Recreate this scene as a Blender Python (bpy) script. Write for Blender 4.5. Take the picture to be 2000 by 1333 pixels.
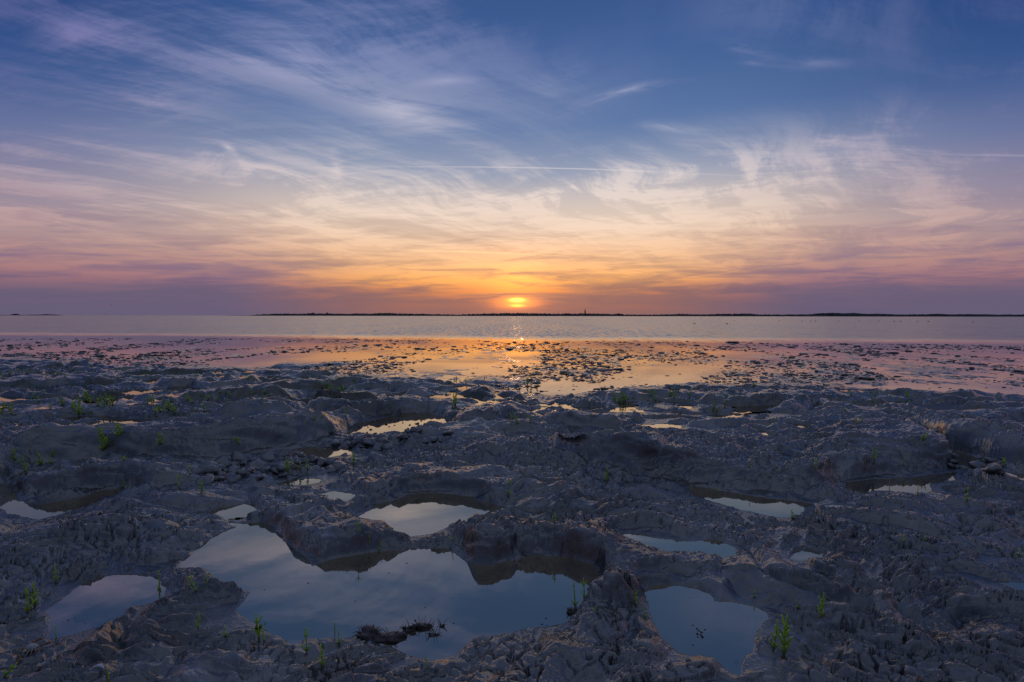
import bpy, bmesh, math, random
import numpy as np
from mathutils import Vector, Matrix

for _o in list(bpy.data.objects):
    bpy.data.objects.remove(_o)
scene = bpy.context.scene
COL = scene.collection
R = math.radians

# ------------------------------------------------------------------ camera
CAM_Z = 1.2
F_PX = 1000.0                       # focal length in photo pixels (photo 2000 wide)
PITCH = math.atan(49.0 / F_PX)      # horizon sits a little above the middle
cam = bpy.data.cameras.new('camera')
cam.lens = 18.0
cam.sensor_width = 36.0
cam.clip_start = 0.05
cam.clip_end = 60000.0
cam_o = bpy.data.objects.new('camera', cam)
COL.objects.link(cam_o)
cam_o.location = (0, 0, CAM_Z)
cam_o.rotation_euler = (Matrix.Rotation(R(90) - PITCH, 4, 'X') @ Matrix.Rotation(R(0.075), 4, 'Z')).to_euler()
scene.camera = cam_o

# ------------------------------------------------------------------ render settings, exposure
scene.render.engine = 'CYCLES'
scene.cycles.use_denoising = True
scene.cycles.use_adaptive_sampling = True
scene.cycles.adaptive_threshold = 0.02
scene.cycles.max_bounces = 4
scene.cycles.diffuse_bounces = 2
scene.cycles.glossy_bounces = 3
scene.cycles.transmission_bounces = 2
scene.cycles.volume_bounces = 0
scene.cycles.caustics_reflective = False
scene.cycles.caustics_refractive = False
scene.cycles.sample_clamp_indirect = 4.0
scene.view_settings.view_transform = 'Standard'
scene.view_settings.look = 'None'
scene.view_settings.exposure = 0.6
scene.view_settings.gamma = 1.0
scene.view_settings.use_curve_mapping = False


def lin(r, g, b):
    f = lambda c: (c / 12.92 if c <= 0.04045 else ((c + 0.055) / 1.055) ** 2.4)
    return (f(r / 255), f(g / 255), f(b / 255), 1.0)


# ------------------------------------------------------------------ node helpers
class S:
    """a float socket with operators"""
    nt = None

    def __init__(self, sock):
        self.s = sock

    @staticmethod
    def m(op, *a, clamp=False):
        n = S.nt.nodes.new('ShaderNodeMath')
        n.operation = op
        n.use_clamp = clamp
        for i, v in enumerate(a):
            if isinstance(v, S):
                S.nt.links.new(v.s, n.inputs[i])
            else:
                n.inputs[i].default_value = v
        return S(n.outputs[0])

    def __add__(self, o): return S.m('ADD', self, o)
    __radd__ = __add__
    def __sub__(self, o): return S.m('SUBTRACT', self, o)
    def __rsub__(self, o): return S.m('SUBTRACT', o, self)
    def __mul__(self, o): return S.m('MULTIPLY', self, o)
    __rmul__ = __mul__
    def __truediv__(self, o): return S.m('DIVIDE', self, o)
    def __rtruediv__(self, o): return S.m('DIVIDE', o, self)
    def abs(self): return S.m('ABSOLUTE', self)
    def clamp(self): return S.m('ADD', self, 0.0, clamp=True)
    def pow(self, p): return S.m('POWER', S.m('MAXIMUM', self, 0.0), p)
    def gauss(self): return S.m('EXPONENT', (self * self) * -1.0)

    def sm(self, a, b, c=0.0, d=1.0):
        n = S.nt.nodes.new('ShaderNodeMapRange')
        n.interpolation_type = 'SMOOTHSTEP'
        S.nt.links.new(self.s, n.inputs['Value'])
        n.inputs['From Min'].default_value = a
        n.inputs['From Max'].default_value = b
        n.inputs['To Min'].default_value = c
        n.inputs['To Max'].default_value = d
        return S(n.outputs[0])


def xyz(a, b, c):
    n = S.nt.nodes.new('ShaderNodeCombineXYZ')
    for i, v in enumerate((a, b, c)):
        if isinstance(v, S):
            S.nt.links.new(v.s, n.inputs[i])
        else:
            n.inputs[i].default_value = v
    return n.outputs[0]


def noise(vec, scale, detail=4.0, rough=0.55, dist=0.0):
    n = S.nt.nodes.new('ShaderNodeTexNoise')
    S.nt.links.new(vec, n.inputs['Vector'])
    n.inputs['Scale'].default_value = scale
    n.inputs['Detail'].default_value = detail
    n.inputs['Roughness'].default_value = rough
    n.inputs['Distortion'].default_value = dist
    return S(n.outputs['Fac'])


def noise2(u, v, scale, detail=4.0, rough=0.55, dist=0.0, colour=False):
    n = S.nt.nodes.new('ShaderNodeTexNoise')
    n.noise_dimensions = '2D'
    S.nt.links.new(xyz(u, v, 0.0), n.inputs['Vector'])
    n.inputs['Scale'].default_value = scale
    n.inputs['Detail'].default_value = detail
    n.inputs['Roughness'].default_value = rough
    n.inputs['Distortion'].default_value = dist
    return n.outputs['Color'] if colour else S(n.outputs['Fac'])


def sep3(sock):
    n = S.nt.nodes.new('ShaderNodeSeparateXYZ')
    S.nt.links.new(sock, n.inputs[0])
    return S(n.outputs[0]), S(n.outputs[1]), S(n.outputs[2])


def ramp(fac, stops):
    n = S.nt.nodes.new('ShaderNodeValToRGB')
    S.nt.links.new(fac.s, n.inputs[0])
    cr = n.color_ramp
    cr.interpolation = 'LINEAR'
    while len(cr.elements) < len(stops):
        cr.elements.new(0.5)
    for e, (p, c) in zip(cr.elements, stops):
        e.position = p
    for e, (p, c) in zip(cr.elements, stops):
        e.color = c if len(c) == 4 else lin(*c)
    return n.outputs[0]


def mixc(fac, a, b, mode='MIX'):
    n = S.nt.nodes.new('ShaderNodeMix')
    n.data_type = 'RGBA'
    n.blend_type = mode
    n.clamp_factor = True
    for v, i in ((fac, 0), (a, 6), (b, 7)):
        if isinstance(v, S):
            S.nt.links.new(v.s, n.inputs[i])
        elif isinstance(v, (int, float, tuple)):
            n.inputs[i].default_value = v
        else:
            S.nt.links.new(v, n.inputs[i])
    return n.outputs[2]


# ------------------------------------------------------------------ pixel <-> world helpers (used for measuring positions)
CP, SP = math.cos(PITCH), math.sin(PITCH)


def ray(px, py):
    a, b = (px - 1000.0) / F_PX, (666.5 - py) / F_PX
    return np.array((a, CP + b * SP, -SP + b * CP))


def ground(px, py, z=0.0):
    d = ray(px, py)
    t = (z - CAM_Z) / d[2]
    return np.array((d[0] * t, d[1] * t))


def sky_dir(px, py):
    d = ray(px, py)
    return d / np.linalg.norm(d)


# ------------------------------------------------------------------ world: dusk sky with cirrus veil
SUN = sky_dir(1010, 590)
SUN_EL = math.asin(SUN[2])
SUN_AZ = math.atan2(SUN[0], SUN[1])
world = bpy.data.worlds.new('World')
scene.world = world
world.use_nodes = True
wt = world.node_tree
wt.nodes.clear()
S.nt = wt
tc = wt.nodes.new('ShaderNodeTexCoord')
sp = wt.nodes.new('ShaderNodeSeparateXYZ')
wt.links.new(tc.outputs['Generated'], sp.inputs[0])
dx, dy, dz = S(sp.outputs[0]), S(sp.outputs[1]), S(sp.outputs[2])
hor = S.m('SQRT', dx * dx + dy * dy + 1e-6)
cosA = (dx * math.sin(SUN_AZ) + dy * math.cos(SUN_AZ)) / hor       # 1 towards the sun
sinA = (dx * math.cos(SUN_AZ) - dy * math.sin(SUN_AZ)) / hor
e = S.m('MAXIMUM', dz, 0.0)
el = (e / 0.95).clamp()
E = lambda s: s / 0.95
# the clear air behind the clouds: towards the sun, 45 degrees to the side, and behind
clear_sun = ramp(el, [(0, (138, 100, 98)), (E(.03), (150, 106, 92)), (E(.07), (205, 150, 98)), (E(.12), (214, 172, 140)),
                      (E(.19), (200, 184, 172)), (E(.26), (134, 148, 174)), (E(.34), (88, 116, 162)),
                      (E(.45), (60, 92, 146)), (E(.54), (52, 80, 132)), (1, (96, 108, 136))])
clear_side = ramp(el, [(0, (96, 92, 124)), (E(.03), (104, 92, 124)), (E(.07), (132, 106, 124)), (E(.12), (148, 130, 140)),
                       (E(.18), (128, 124, 152)), (E(.25), (88, 106, 150)), (E(.32), (54, 84, 138)),
                       (E(.42), (32, 64, 120)), (E(.54), (38, 68, 124)), (1, (96, 108, 136))])
clear_back = ramp(el, [(0, (50, 56, 80)), (E(.10), (60, 63, 88)), (E(.25), (54, 65, 98)), (E(.5), (56, 72, 110)),
                       (1, (96, 108, 136))])
cl_sun = ramp(el, [(0, (132, 100, 100)), (E(.025), (170, 104, 84)), (E(.045), (238, 140, 74)), (E(.07), (250, 174, 100)),
                   (E(.115), (247, 197, 152)), (E(.165), (241, 213, 190)), (E(.23), (224, 209, 202)), (E(.31), (190, 188, 200)),
                   (E(.42), (150, 156, 192)), (E(.54), (128, 132, 176)), (1, (118, 124, 148))])
cl_side = ramp(el, [(0, (100, 92, 120)), (E(.03), (112, 92, 118)), (E(.055), (158, 112, 120)), (E(.09), (178, 136, 132)),
                    (E(.14), (186, 156, 156)), (E(.20), (164, 150, 166)), (E(.27), (140, 132, 168)),
                    (E(.36), (108, 108, 160)), (E(.46), (104, 108, 164)), (1, (118, 124, 148))])
cl_back = ramp(el, [(0, (58, 62, 84)), (E(.1), (76, 74, 96)), (E(.3), (78, 84, 112)), (1, (118, 124, 148))])
side = cosA.sm(0.985, 0.69)
side = side * 0.85 + cosA.sm(1.0, 0.80) * 0.15
side_low = cosA.sm(0.997, 0.86)
lowf = e.sm(0.17, 0.06)
side = side * (1.0 - lowf) + side_low * lowf
back = cosA.sm(0.70, -0.15)
# cloud layer coordinates: a plane high above the ground
pz = dz * 1.0 + 0.10
pz = S.m('MAXIMUM', pz, 0.05)
cx, cy = dx / pz, dy / pz
wob, wob2, _w3 = sep3(noise2(cx + 3.7, cy, 0.9, 1.5, 0.5, colour=True))
wx = cx + (wob - 0.5) * 0.65
wy = cy + (wob2 - 0.5) * 0.65
# fibres drawn out towards the sun, fanning slightly with the sideways wind
f1 = noise2(wx * 1.46 - wy * 1.22, wx * 0.27 + wy * 0.33, 1.5, 7.0, 0.70)
f2 = noise2(wx * 0.50 - wy * 0.12 + 6.3, wy * 1.6 + wx * 0.25, 1.6, 7.0, 0.72)
big = noise2(cx + 3.1, cy + 1.9, 0.62, 1.0, 0.5)
bigs = big.sm(0.36, 0.66)
fib = (f1 * 0.55 + f2 * 0.45)
veil = e.sm(0.36, 0.20)                               # thick veil low down, wisps above
dens = fib.sm(0.42, 0.64) * (veil * 0.95 + bigs * 0.6) + veil * (0.20 + 0.22 * bigs)
# low bars of cloud close to the horizon
azi = S.m('ARCTAN2', sinA, cosA)
bars = noise2(azi * 2.4 + (wob - .5) * .25, dz * 34.0 + azi * azi * 2.0, 1.25, 5.0, 0.60, 0.25)
bars2 = noise2(azi * 5.0 + dz * 5.0 + 8.2, dz * 46.0 - azi * 1.4, 1.5, 5.0, 0.62, 0.4)
low = e.sm(0.17, 0.05)
barm = (bars * 0.62 + bars2 * 0.38).sm(0.36, 0.64)
dens = dens * (1.0 - low * 0.75) + barm * low * 0.95
dark_bar = (1.0 - (bars * 0.5 + bars2 * 0.5).sm(0.34, 0.56)) * e.sm(0.24, 0.07) * e.sm(0.004, 0.035)


def plane_pt(px, py):
    d = sky_dir(px, py)
    z = max(d[2] * 1.0 + 0.10, 0.05)
    return d[0] / z, d[1] / z


def warped(k):
    return xyz(cx + (wob - 0.5) * k, cy + (wob2 - 0.5) * k, 0.0)


Q_WISP, Q_TRAIL = warped(0.42), warped(0.015)


def streaks(q, items):
    """soft elongated patches lying in the cloud plane: (end, end, half width, strength)"""
    acc = None
    for p0, p1, w, amp in items:
        (ax, ay), (bx, by) = plane_pt(*p0), plane_pt(*p1)
        n = wt.nodes.new('ShaderNodeMapping')
        n.vector_type = 'TEXTURE'
        n.inputs['Location'].default_value = ((ax + bx) / 2, (ay + by) / 2, 0)
        n.inputs['Rotation'].default_value = (0, 0, math.atan2(by - ay, bx - ax))
        n.inputs['Scale'].default_value = (math.hypot(bx - ax, by - ay) * .62, w * 2.0, 1)
        wt.links.new(q, n.inputs['Vector'])
        g = wt.nodes.new('ShaderNodeTexGradient')
        g.gradient_type = 'QUADRATIC_SPHERE'
        wt.links.new(n.outputs[0], g.inputs[0])
        k = S(g.outputs['Fac'])
        acc = k * amp if acc is None else S.m('MULTIPLY_ADD', k, amp, acc)
    return acc


fs = fib.sm(0.40, 0.63)
fs2 = f2.sm(0.41, 0.64)
# long curved streak upper left, feathered patches upper right
veil_hi = streaks(Q_WISP, (
    ((330, 20), (1050, 340), .34, .75), ((40, 0), (520, 70), .20, .55), ((1540, 300), (2100, 180), .20, .40), ((-100, 210), (560, 330), .26, .60),
    ((880, 120), (1300, 240), .26, .60), ((1300, 20), (1600, 60), .14, .30), ((1400, 340), (2000, 330), .2, .35)))
dens = dens + (fib.sm(0.30, 0.66) * 0.85 + 0.15) * veil_hi * 0.75
dens = dens + fs * streaks(Q_WISP, (
    ((400, 55), (720, 165), .07, .55), ((560, 60), (690, 120), .05, .4), ((640, 120), (900, 270), .10, .6),
    ((80, 10), (290, 85), .07, .6), ((860, 250), (1060, 290), .06, .5), ((1090, 165), (1220, 135), .05, .45),
    ((230, 215), (410, 180), .08, .4)))
dens = dens + fs2 * streaks(Q_WISP, (
    ((820, 150), (1030, 160), .03, .45), ((1110, 218), (1420, 184), .03, .7), ((1400, 116), (1570, 130), .022, .6),
    ((1430, 150), (1590, 134), .020, .6), ((1530, 144), (1740, 124), .03, .5), ((1580, 262), (1720, 268), .04, .6),
    ((1590, 258), (1900, 190), .045, .6), ((1240, 262), (1420, 262), .03, .55), ((1030, 274), (1130, 256), .03, .5),
    ((450, 296), (474, 350), .03, .5), ((652, 290), (640, 370), .03, .5), ((380, 330), (560, 345), .04, .25)))
dens = dens.clamp()
clear = mixc(back, mixc(side, clear_sun, clear_side), clear_back)
cloud = mixc(back, mixc(side, cl_sun, cl_side), cl_back)
skyc = mixc(dens * 0.92, clear, cloud)
shade = ramp(el, [(0, (108, 92, 108)), (E(.05), (140, 100, 100)), (E(.1), (176, 138, 116)), (E(.2), (170, 155, 150)), (1, (120, 120, 150))])
shade_s = ramp(el, [(0, (94, 88, 118)), (E(.05), (112, 88, 118)), (E(.1), (132, 108, 136)), (1, (120, 120, 150))])
skyc = mixc(dark_bar * 0.66, skyc, mixc(side, shade, shade_s))
trail = streaks(Q_TRAIL, (
    ((560, 330), (1640, 355), .008, .9), ((720, 488), (1100, 500), .030, 1.3), ((1780, 300), (2150, 306), .010, .6),
    ((436, 280), (456, 300), .02, .9)))                                             # vapour trails
skyc = mixc(trail.clamp() * 0.6, skyc, mixc(side, ramp(el, [(0, (255, 200, 120)), (E(.12), (255, 222, 160)), (E(.3), (225, 222, 228)), (1, (200, 200, 215))]), lin(190, 180, 200)))
dusk = mixc(side, lin(136, 100, 98), lin(98, 90, 114))
skyc = mixc(e.sm(0.072, 0.028) * (0.55 + 0.40 * (1.0 - barm)) * (1.0 - 0.35 * (azi / 0.10).gauss()), skyc, dusk)        # dusky haze over the horizon
# below the horizon: dull sea-grey, never in view
# glow round the sun, seen through a gap between two low bars
gx = sinA - 0.0
gz = dz - SUN[2]
near_sun = cosA.sm(0.5, 0.9)
brk = bars2.sm(0.30, 0.56) * 0.75 + 0.25
glow = (gx / 0.17).gauss() * ((gz - 0.052) / 0.050).gauss() * near_sun * brk
glow2 = (gx / 0.055).gauss() * ((gz - 0.030) / 0.045).gauss() * near_sun * brk
ember = (gx / 0.036).gauss() * ((gz + 0.001 + gx.abs() * 0.03) / 0.0105).gauss() * near_sun
disc = (gx / 0.0130).gauss() * ((gz - 0.0035) / 0.0036).gauss() * near_sun
disc2 = (gx / 0.0130).gauss() * ((gz + 0.0075) / 0.0026).gauss() * near_sun


def addc(base, fac, col):
    n = wt.nodes.new('ShaderNodeMix')
    n.data_type = 'RGBA'
    n.blend_type = 'ADD'
    n.clamp_factor = False
    wt.links.new(fac.s, n.inputs[0])
    wt.links.new(base, n.inputs[6])
    n.inputs[7].default_value = col
    return n.outputs[2]


skyc = addc(skyc, glow, (0.24, 0.088, 0.012, 1))
skyc = addc(skyc, glow2, (0.40, 0.125, 0.004, 1))
skyc = addc(skyc, ember, (1.3, 0.28, 0.0, 1))
skyc = addc(skyc, disc, (2.8, 1.35, .16, 1))
skyc = addc(skyc, disc2, (1.2, 0.7, 0.05, 1))
nis = wt.nodes.new('ShaderNodeTexSky')
nis.sky_type = 'NISHITA'
nis.sun_disc = False
nis.sun_elevation = max(SUN_EL, R(1.0))
nis.sun_rotation = SUN_AZ
nis.air_density = 1.2
nis.dust_density = 1.5
bg1 = wt.nodes.new('ShaderNodeBackground')
bg1.inputs[1].default_value = 0.05
wt.links.new(nis.outputs[0], bg1.inputs[0])
bg2 = wt.nodes.new('ShaderNodeBackground')
bg2.inputs[1].default_value = 0.73
wt.links.new(skyc, bg2.inputs[0])
mx = wt.nodes.new('ShaderNodeMixShader')
mx.inputs[0].default_value = 0.95
wt.links.new(bg1.outputs[0], mx.inputs[1])
wt.links.new(bg2.outputs[0], mx.inputs[2])
wo = wt.nodes.new('ShaderNodeOutputWorld')
wt.links.new(mx.outputs[0], wo.inputs[0])
world.cycles.sampling_method = 'MANUAL'
world.cycles.sample_map_resolution = 2048

# ------------------------------------------------------------------ sun, low and veiled
sun = bpy.data.lights.new('sun', 'SUN')
sun.energy = 0.010
sun.angle = R(1.5)
sun.color = (1.0, 0.56, 0.28)
sun_o = bpy.data.objects.new('sun', sun)
COL.objects.link(sun_o)
_d = Vector((math.sin(SUN_AZ) * math.cos(SUN_EL), math.cos(SUN_AZ) * math.cos(SUN_EL), math.sin(SUN_EL)))
sun_o.rotation_euler = _d.to_track_quat('Z', 'Y').to_euler()

#==SECTION terrain==
# ------------------------------------------------------------------ numpy noise
def _hash(ix, iy, seed):
    h = (ix.astype(np.uint32) * np.uint32(374761393) + iy.astype(np.uint32) * np.uint32(668265263)
         + np.uint32((seed * 2246822519) & 0xffffffff))
    h = (h ^ (h >> np.uint32(13))) * np.uint32(1274126177)
    h = h ^ (h >> np.uint32(16))
    return h


def perlin(x, y, seed=0):
    x0, y0 = np.floor(x), np.floor(y)
    fx, fy = (x - x0).astype(np.float32), (y - y0).astype(np.float32)
    ix, iy = x0.astype(np.int64), y0.astype(np.int64)
    u = fx * fx * fx * (fx * (fx * 6 - 15) + 10)
    v = fy * fy * fy * (fy * (fy * 6 - 15) + 10)

    def g(jx, jy):
        a = _hash(ix + jx, iy + jy, seed).astype(np.float32) * np.float32(2 * math.pi / 4294967296.0)
        return np.cos(a) * (fx - jx) + np.sin(a) * (fy - jy)
    a, b, c, d = g(0, 0), g(1, 0), g(0, 1), g(1, 1)
    ab = a + u * (b - a)
    cd = c + u * (d - c)
    return (ab + v * (cd - ab)) * 1.5


def fbm(x, y, octv, seed=0, gain=0.5, lac=2.03):
    s, a = 0.0, 1.0
    for i in range(octv):
        s = s + a * perlin(x, y, seed + i * 17)
        x, y = x * lac + 3.1, y * lac - 7.7
        a *= gain
    return s


def voronoi(x, y, seed=0):
    """distance to the cell border, and a random value of the cell"""
    ix, iy = np.floor(x), np.floor(y)
    f1 = np.full(x.shape, 9.0, np.float32)
    f2 = np.full(x.shape, 9.0, np.float32)
    cid = np.zeros(x.shape, np.float32)
    for jy in (-1, 0, 1):
        for jx in (-1, 0, 1):
            cxi, cyi = (ix + jx).astype(np.int64), (iy + jy).astype(np.int64)
            h = _hash(cxi, cyi, seed)
            px = ix + jx + 0.1 + 0.8 * (h & np.uint32(0xffff)).astype(np.float32) / 65535.0
            py = iy + jy + 0.1 + 0.8 * (h >> np.uint32(16)).astype(np.float32) / 65535.0
            d = np.sqrt((px - x) ** 2 + (py - y) ** 2).astype(np.float32)
            hv = (_hash(cxi, cyi, seed + 5) & np.uint32(0xffff)).astype(np.float32) / 65535.0
            nearer = d < f1
            f2 = np.where(nearer, f1, np.minimum(f2, d))
            cid = np.where(nearer, hv, cid)
            f1 = np.where(nearer, d, f1)
    return f2 - f1, cid


def ss(a, b, x):
    t = np.clip((x - a) / (b - a), 0, 1)
    return t * t * (3 - 2 * t)


def poly_dist(x, y, pts, closed, offset=False):
    """distance to a polyline, the signed side (left positive), the running vertex parameter, and the offset from the line"""
    n = len(pts)
    best = np.full(x.shape, 1e9)
    side_ = np.ones(x.shape)
    par = np.zeros(x.shape)
    ox, oy = np.zeros(x.shape), np.zeros(x.shape)
    for i in range(n if closed else n - 1):
        ax, ay = pts[i]
        bx, by = pts[(i + 1) % n]
        ux, uy = bx - ax, by - ay
        L2 = ux * ux + uy * uy + 1e-12
        t = np.clip(((x - ax) * ux + (y - ay) * uy) / L2, 0, 1)
        ex, ey = x - (ax + t * ux), y - (ay + t * uy)
        d = ex * ex + ey * ey
        k = d < best
        best = np.where(k, d, best)
        side_ = np.where(k, np.sign(ux * (y - ay) - uy * (x - ax)), side_)
        par = np.where(k, i + t, par)
        if offset:
            ox, oy = np.where(k, ex, ox), np.where(k, ey, oy)
    if offset:
        return np.sqrt(best), side_, par, ox, oy
    return np.sqrt(best), side_, par


def inside(x, y, pts):
    r = np.zeros(x.shape, bool)
    n = len(pts)
    for i in range(n):
        ax, ay = pts[i]
        bx, by = pts[(i + 1) % n]
        if ay == by:
            continue
        c = ((ay > y) != (by > y)) & (x < (bx - ax) * (y - ay) / (by - ay) + ax)
        r ^= c
    return r


ZF = .026       # level of the thin water between the mid-distance hummocks
ZS = -0.07      # level of the sea and of the film of water on the flats

# pools: outline measured at the water level z; depth, rim softness in metres, and how one would describe it
POOLS = [
    (0.0, .05, .05, 'largest foreground tide pool, grey water with floating crumbs', [(504, 1021), (535, 1030), (556, 1050), (590, 1088), (615, 1105), (650, 1094), (705, 1084), (765, 1076), (807, 1072), (874, 1072), (895, 1089), (916, 1103), (947, 1104), (1000, 1097), (1017, 1088), (1105, 1087), (1160, 1103), (1171, 1141), (1154, 1152), (1129, 1180), (1115, 1215), (1070, 1227), (1021, 1232), (965, 1245), (923, 1253), (888, 1280), (840, 1290), (797, 1286), (770, 1262), (735, 1250), (692, 1248), (654, 1250), (609, 1257), (574, 1264), (539, 1243), (525, 1225), (497, 1215), (465, 1190), (486, 1157), (455, 1141), (420, 1124), (395, 1112), (350, 1110), (353, 1099), (374, 1082), (413, 1050), (437, 1040), (465, 1029), (455, 1021)]),
    (0.0, .02, .04, 'small pool just above the left arm of the largest pool', [(415, 1001), (437, 991), (469, 986), (497, 989), (513, 1000), (490, 1008), (469, 1015), (441, 1015), (420, 1008)]),
    (0.0, .04, .05, 'grey tide pool in the lower left corner', [(86, 1197), (119, 1176), (147, 1159), (168, 1141), (196, 1131), (241, 1126), (290, 1127), (325, 1145), (322, 1166), (290, 1180), (245, 1190), (238, 1206), (196, 1225), (122, 1246), (108, 1250), (101, 1225)]),
    (0.0, .04, .05, 'cream reflecting pool behind the largest pool', [(701, 1007), (734, 987), (770, 975), (800, 966), (845, 963), (891, 967), (930, 972), (958, 983), (995, 996), (961, 1008), (916, 1019), (877, 1029), (846, 1043), (821, 1046), (776, 1050), (765, 1033), (737, 1022)]),
    (0.02, .02, .05, 'little cream puddle left of the cream reflecting pool', [(620, 968), (650, 961), (690, 962), (703, 966), (695, 975), (680, 983), (650, 980)]),
    (0.02, .02, .05, 'thin puddle below the clod channel', [(540, 945), (565, 938), (630, 937), (625, 944), (580, 950)]),
    (0.0, .04, .04, 'pale pool under the undercut hummock at the left edge', [(-140, 945), (0, 950), (20, 954), (30, 968), (36, 980), (80, 987), (130, 980), (170, 969), (195, 960), (236, 958), (238, 965), (212, 975), (176, 991), (126, 1006), (80, 1016), (40, 1012), (10, 1000), (-10, 990), (-140, 995)]),
    (0.0, .04, .05, 'grey pool right of the largest pool, with a row of floating crumbs', [(1255, 1148), (1300, 1145), (1363, 1148), (1398, 1169), (1468, 1180), (1496, 1194), (1503, 1211), (1482, 1236), (1468, 1267), (1454, 1288), (1450, 1320), (1433, 1308), (1405, 1288), (1370, 1280), (1325, 1273), (1307, 1257), (1290, 1243), (1269, 1180)]),
    (0.02, .02, .04, 'narrow pale pool above the pool with the row of crumbs', [(1217, 1046), (1245, 1045), (1297, 1052), (1346, 1059), (1380, 1052), (1415, 1061), (1435, 1071), (1433, 1085), (1405, 1085), (1370, 1078), (1300, 1080), (1245, 1061)]),
    (0.03, .02, .04, 'tiny pale puddle on the cracked slope at right', [(1538, 1091), (1552, 1078), (1580, 1075), (1611, 1082), (1597, 1092), (1566, 1097)]),
    (0.0, .06, .05, 'dark water in the trench under the overhanging bank', [(1345, 948), (1390, 955), (1430, 962), (1500, 974), (1550, 980), (1584, 983), (1572, 997), (1552, 1010), (1520, 1011), (1475, 1001), (1430, 990), (1390, 980), (1350, 964)]),
    (-0.01, .04, .05, 'pale pool at the mouth of the right gully', [(1652, 940), (1700, 936), (1770, 934), (1830, 926), (1862, 922), (1858, 936), (1815, 946), (1822, 968), (1780, 964), (1735, 958), (1700, 958), (1665, 966), (1655, 956)]),
    (0.05, .015, .04, 'small puddle on the hummock in front of the right gully pool', [(1610, 987), (1636, 986), (1695, 990), (1702, 995), (1671, 998), (1625, 994)]),
    (0.05, .015, .05, 'puddle at the right edge beside the gully mouth', [(1940, 923), (1970, 921), (2090, 936), (2090, 950), (2000, 938), (1970, 932)]),
    (0.02, .02, .05, 'sliver of water low at the right edge', [(1940, 1133), (1970, 1135), (2090, 1150), (2090, 1180), (2000, 1156), (1970, 1146)]),
    (-0.02, .02, .06, 'shallow bright pool dotted with mud crumbs behind the clod channel', [(676, 838), (688, 829), (741, 819), (783, 807), (825, 807), (860, 812), (888, 832), (877, 842), (830, 846), (790, 858), (730, 862), (681, 858)]),
    (-0.02, .03, .06, 'orange pool at the end of the middle left creek', [(575, 790), (600, 777), (633, 769), (640, 774), (628, 787), (595, 792)]),
    (0.06, .02, .06, 'pale puddle on top of the long left bank', [(255, 845), (280, 836), (325, 832), (352, 839), (315, 844)]),
    (-0.0, .02, .06, 'pale puddle behind the wide right mound', [(1216, 833), (1250, 829), (1325, 828), (1334, 837), (1280, 842), (1238, 841)]),
    (-0.0, .02, .06, 'little puddle left of the wide right mound', [(1120, 858), (1133, 848), (1200, 848), (1175, 855)]),
    (0.03, .015, .06, 'lower of two puddles on the right flat', [(1530, 830), (1552, 827), (1606, 834), (1580, 837)]),
    (0.03, .015, .06, 'upper of two puddles on the right flat', [(1540, 818), (1566, 819), (1604, 826), (1575, 826)]),
    (0.03, .015, .06, 'tiny far puddle near the right mound top', [(1655, 794), (1690, 791), (1692, 797), (1674, 800)]),
    (-0.04, .03, .05, 'puddle inside the right gully', [(1790, 857), (1812, 856), (1842, 867), (1828, 873), (1804, 866)]),
    (0.03, .015, .06, 'tiny puddle beside the glasswort patch on the far platform', [(1318, 797), (1330, 790), (1358, 792), (1350, 799)]),
    (0.03, .015, .06, 'thin bent puddle on the flat left of the two puddles', [(1470, 840), (1490, 841), (1520, 851), (1500, 851)]),
    (-0.03, .03, .05, 'wet film in the right gully below its puddle', [(1846, 878), (1880, 884), (1930, 902), (1955, 912), (1900, 915), (1866, 905)]),
    (-0.0, .02, .05, 'wet patch in the clod channel', [(560, 880), (620, 872), (680, 874), (690, 888), (610, 896)]),
    (0.03, .02, .06, 'far left puddle among the glasswort tufts', [(60, 801), (85, 796), (110, 799), (85, 805)]),
    (0.02, .02, .06, 'far puddle in front of the dark left hummock', [(240, 752), (300, 742), (325, 743), (300, 750)]),
]
POOLW = [(z, dep, rim, lab, [tuple(ground(px, py, z)) for px, py in pts]) for z, dep, rim, lab, pts in POOLS]

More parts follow.
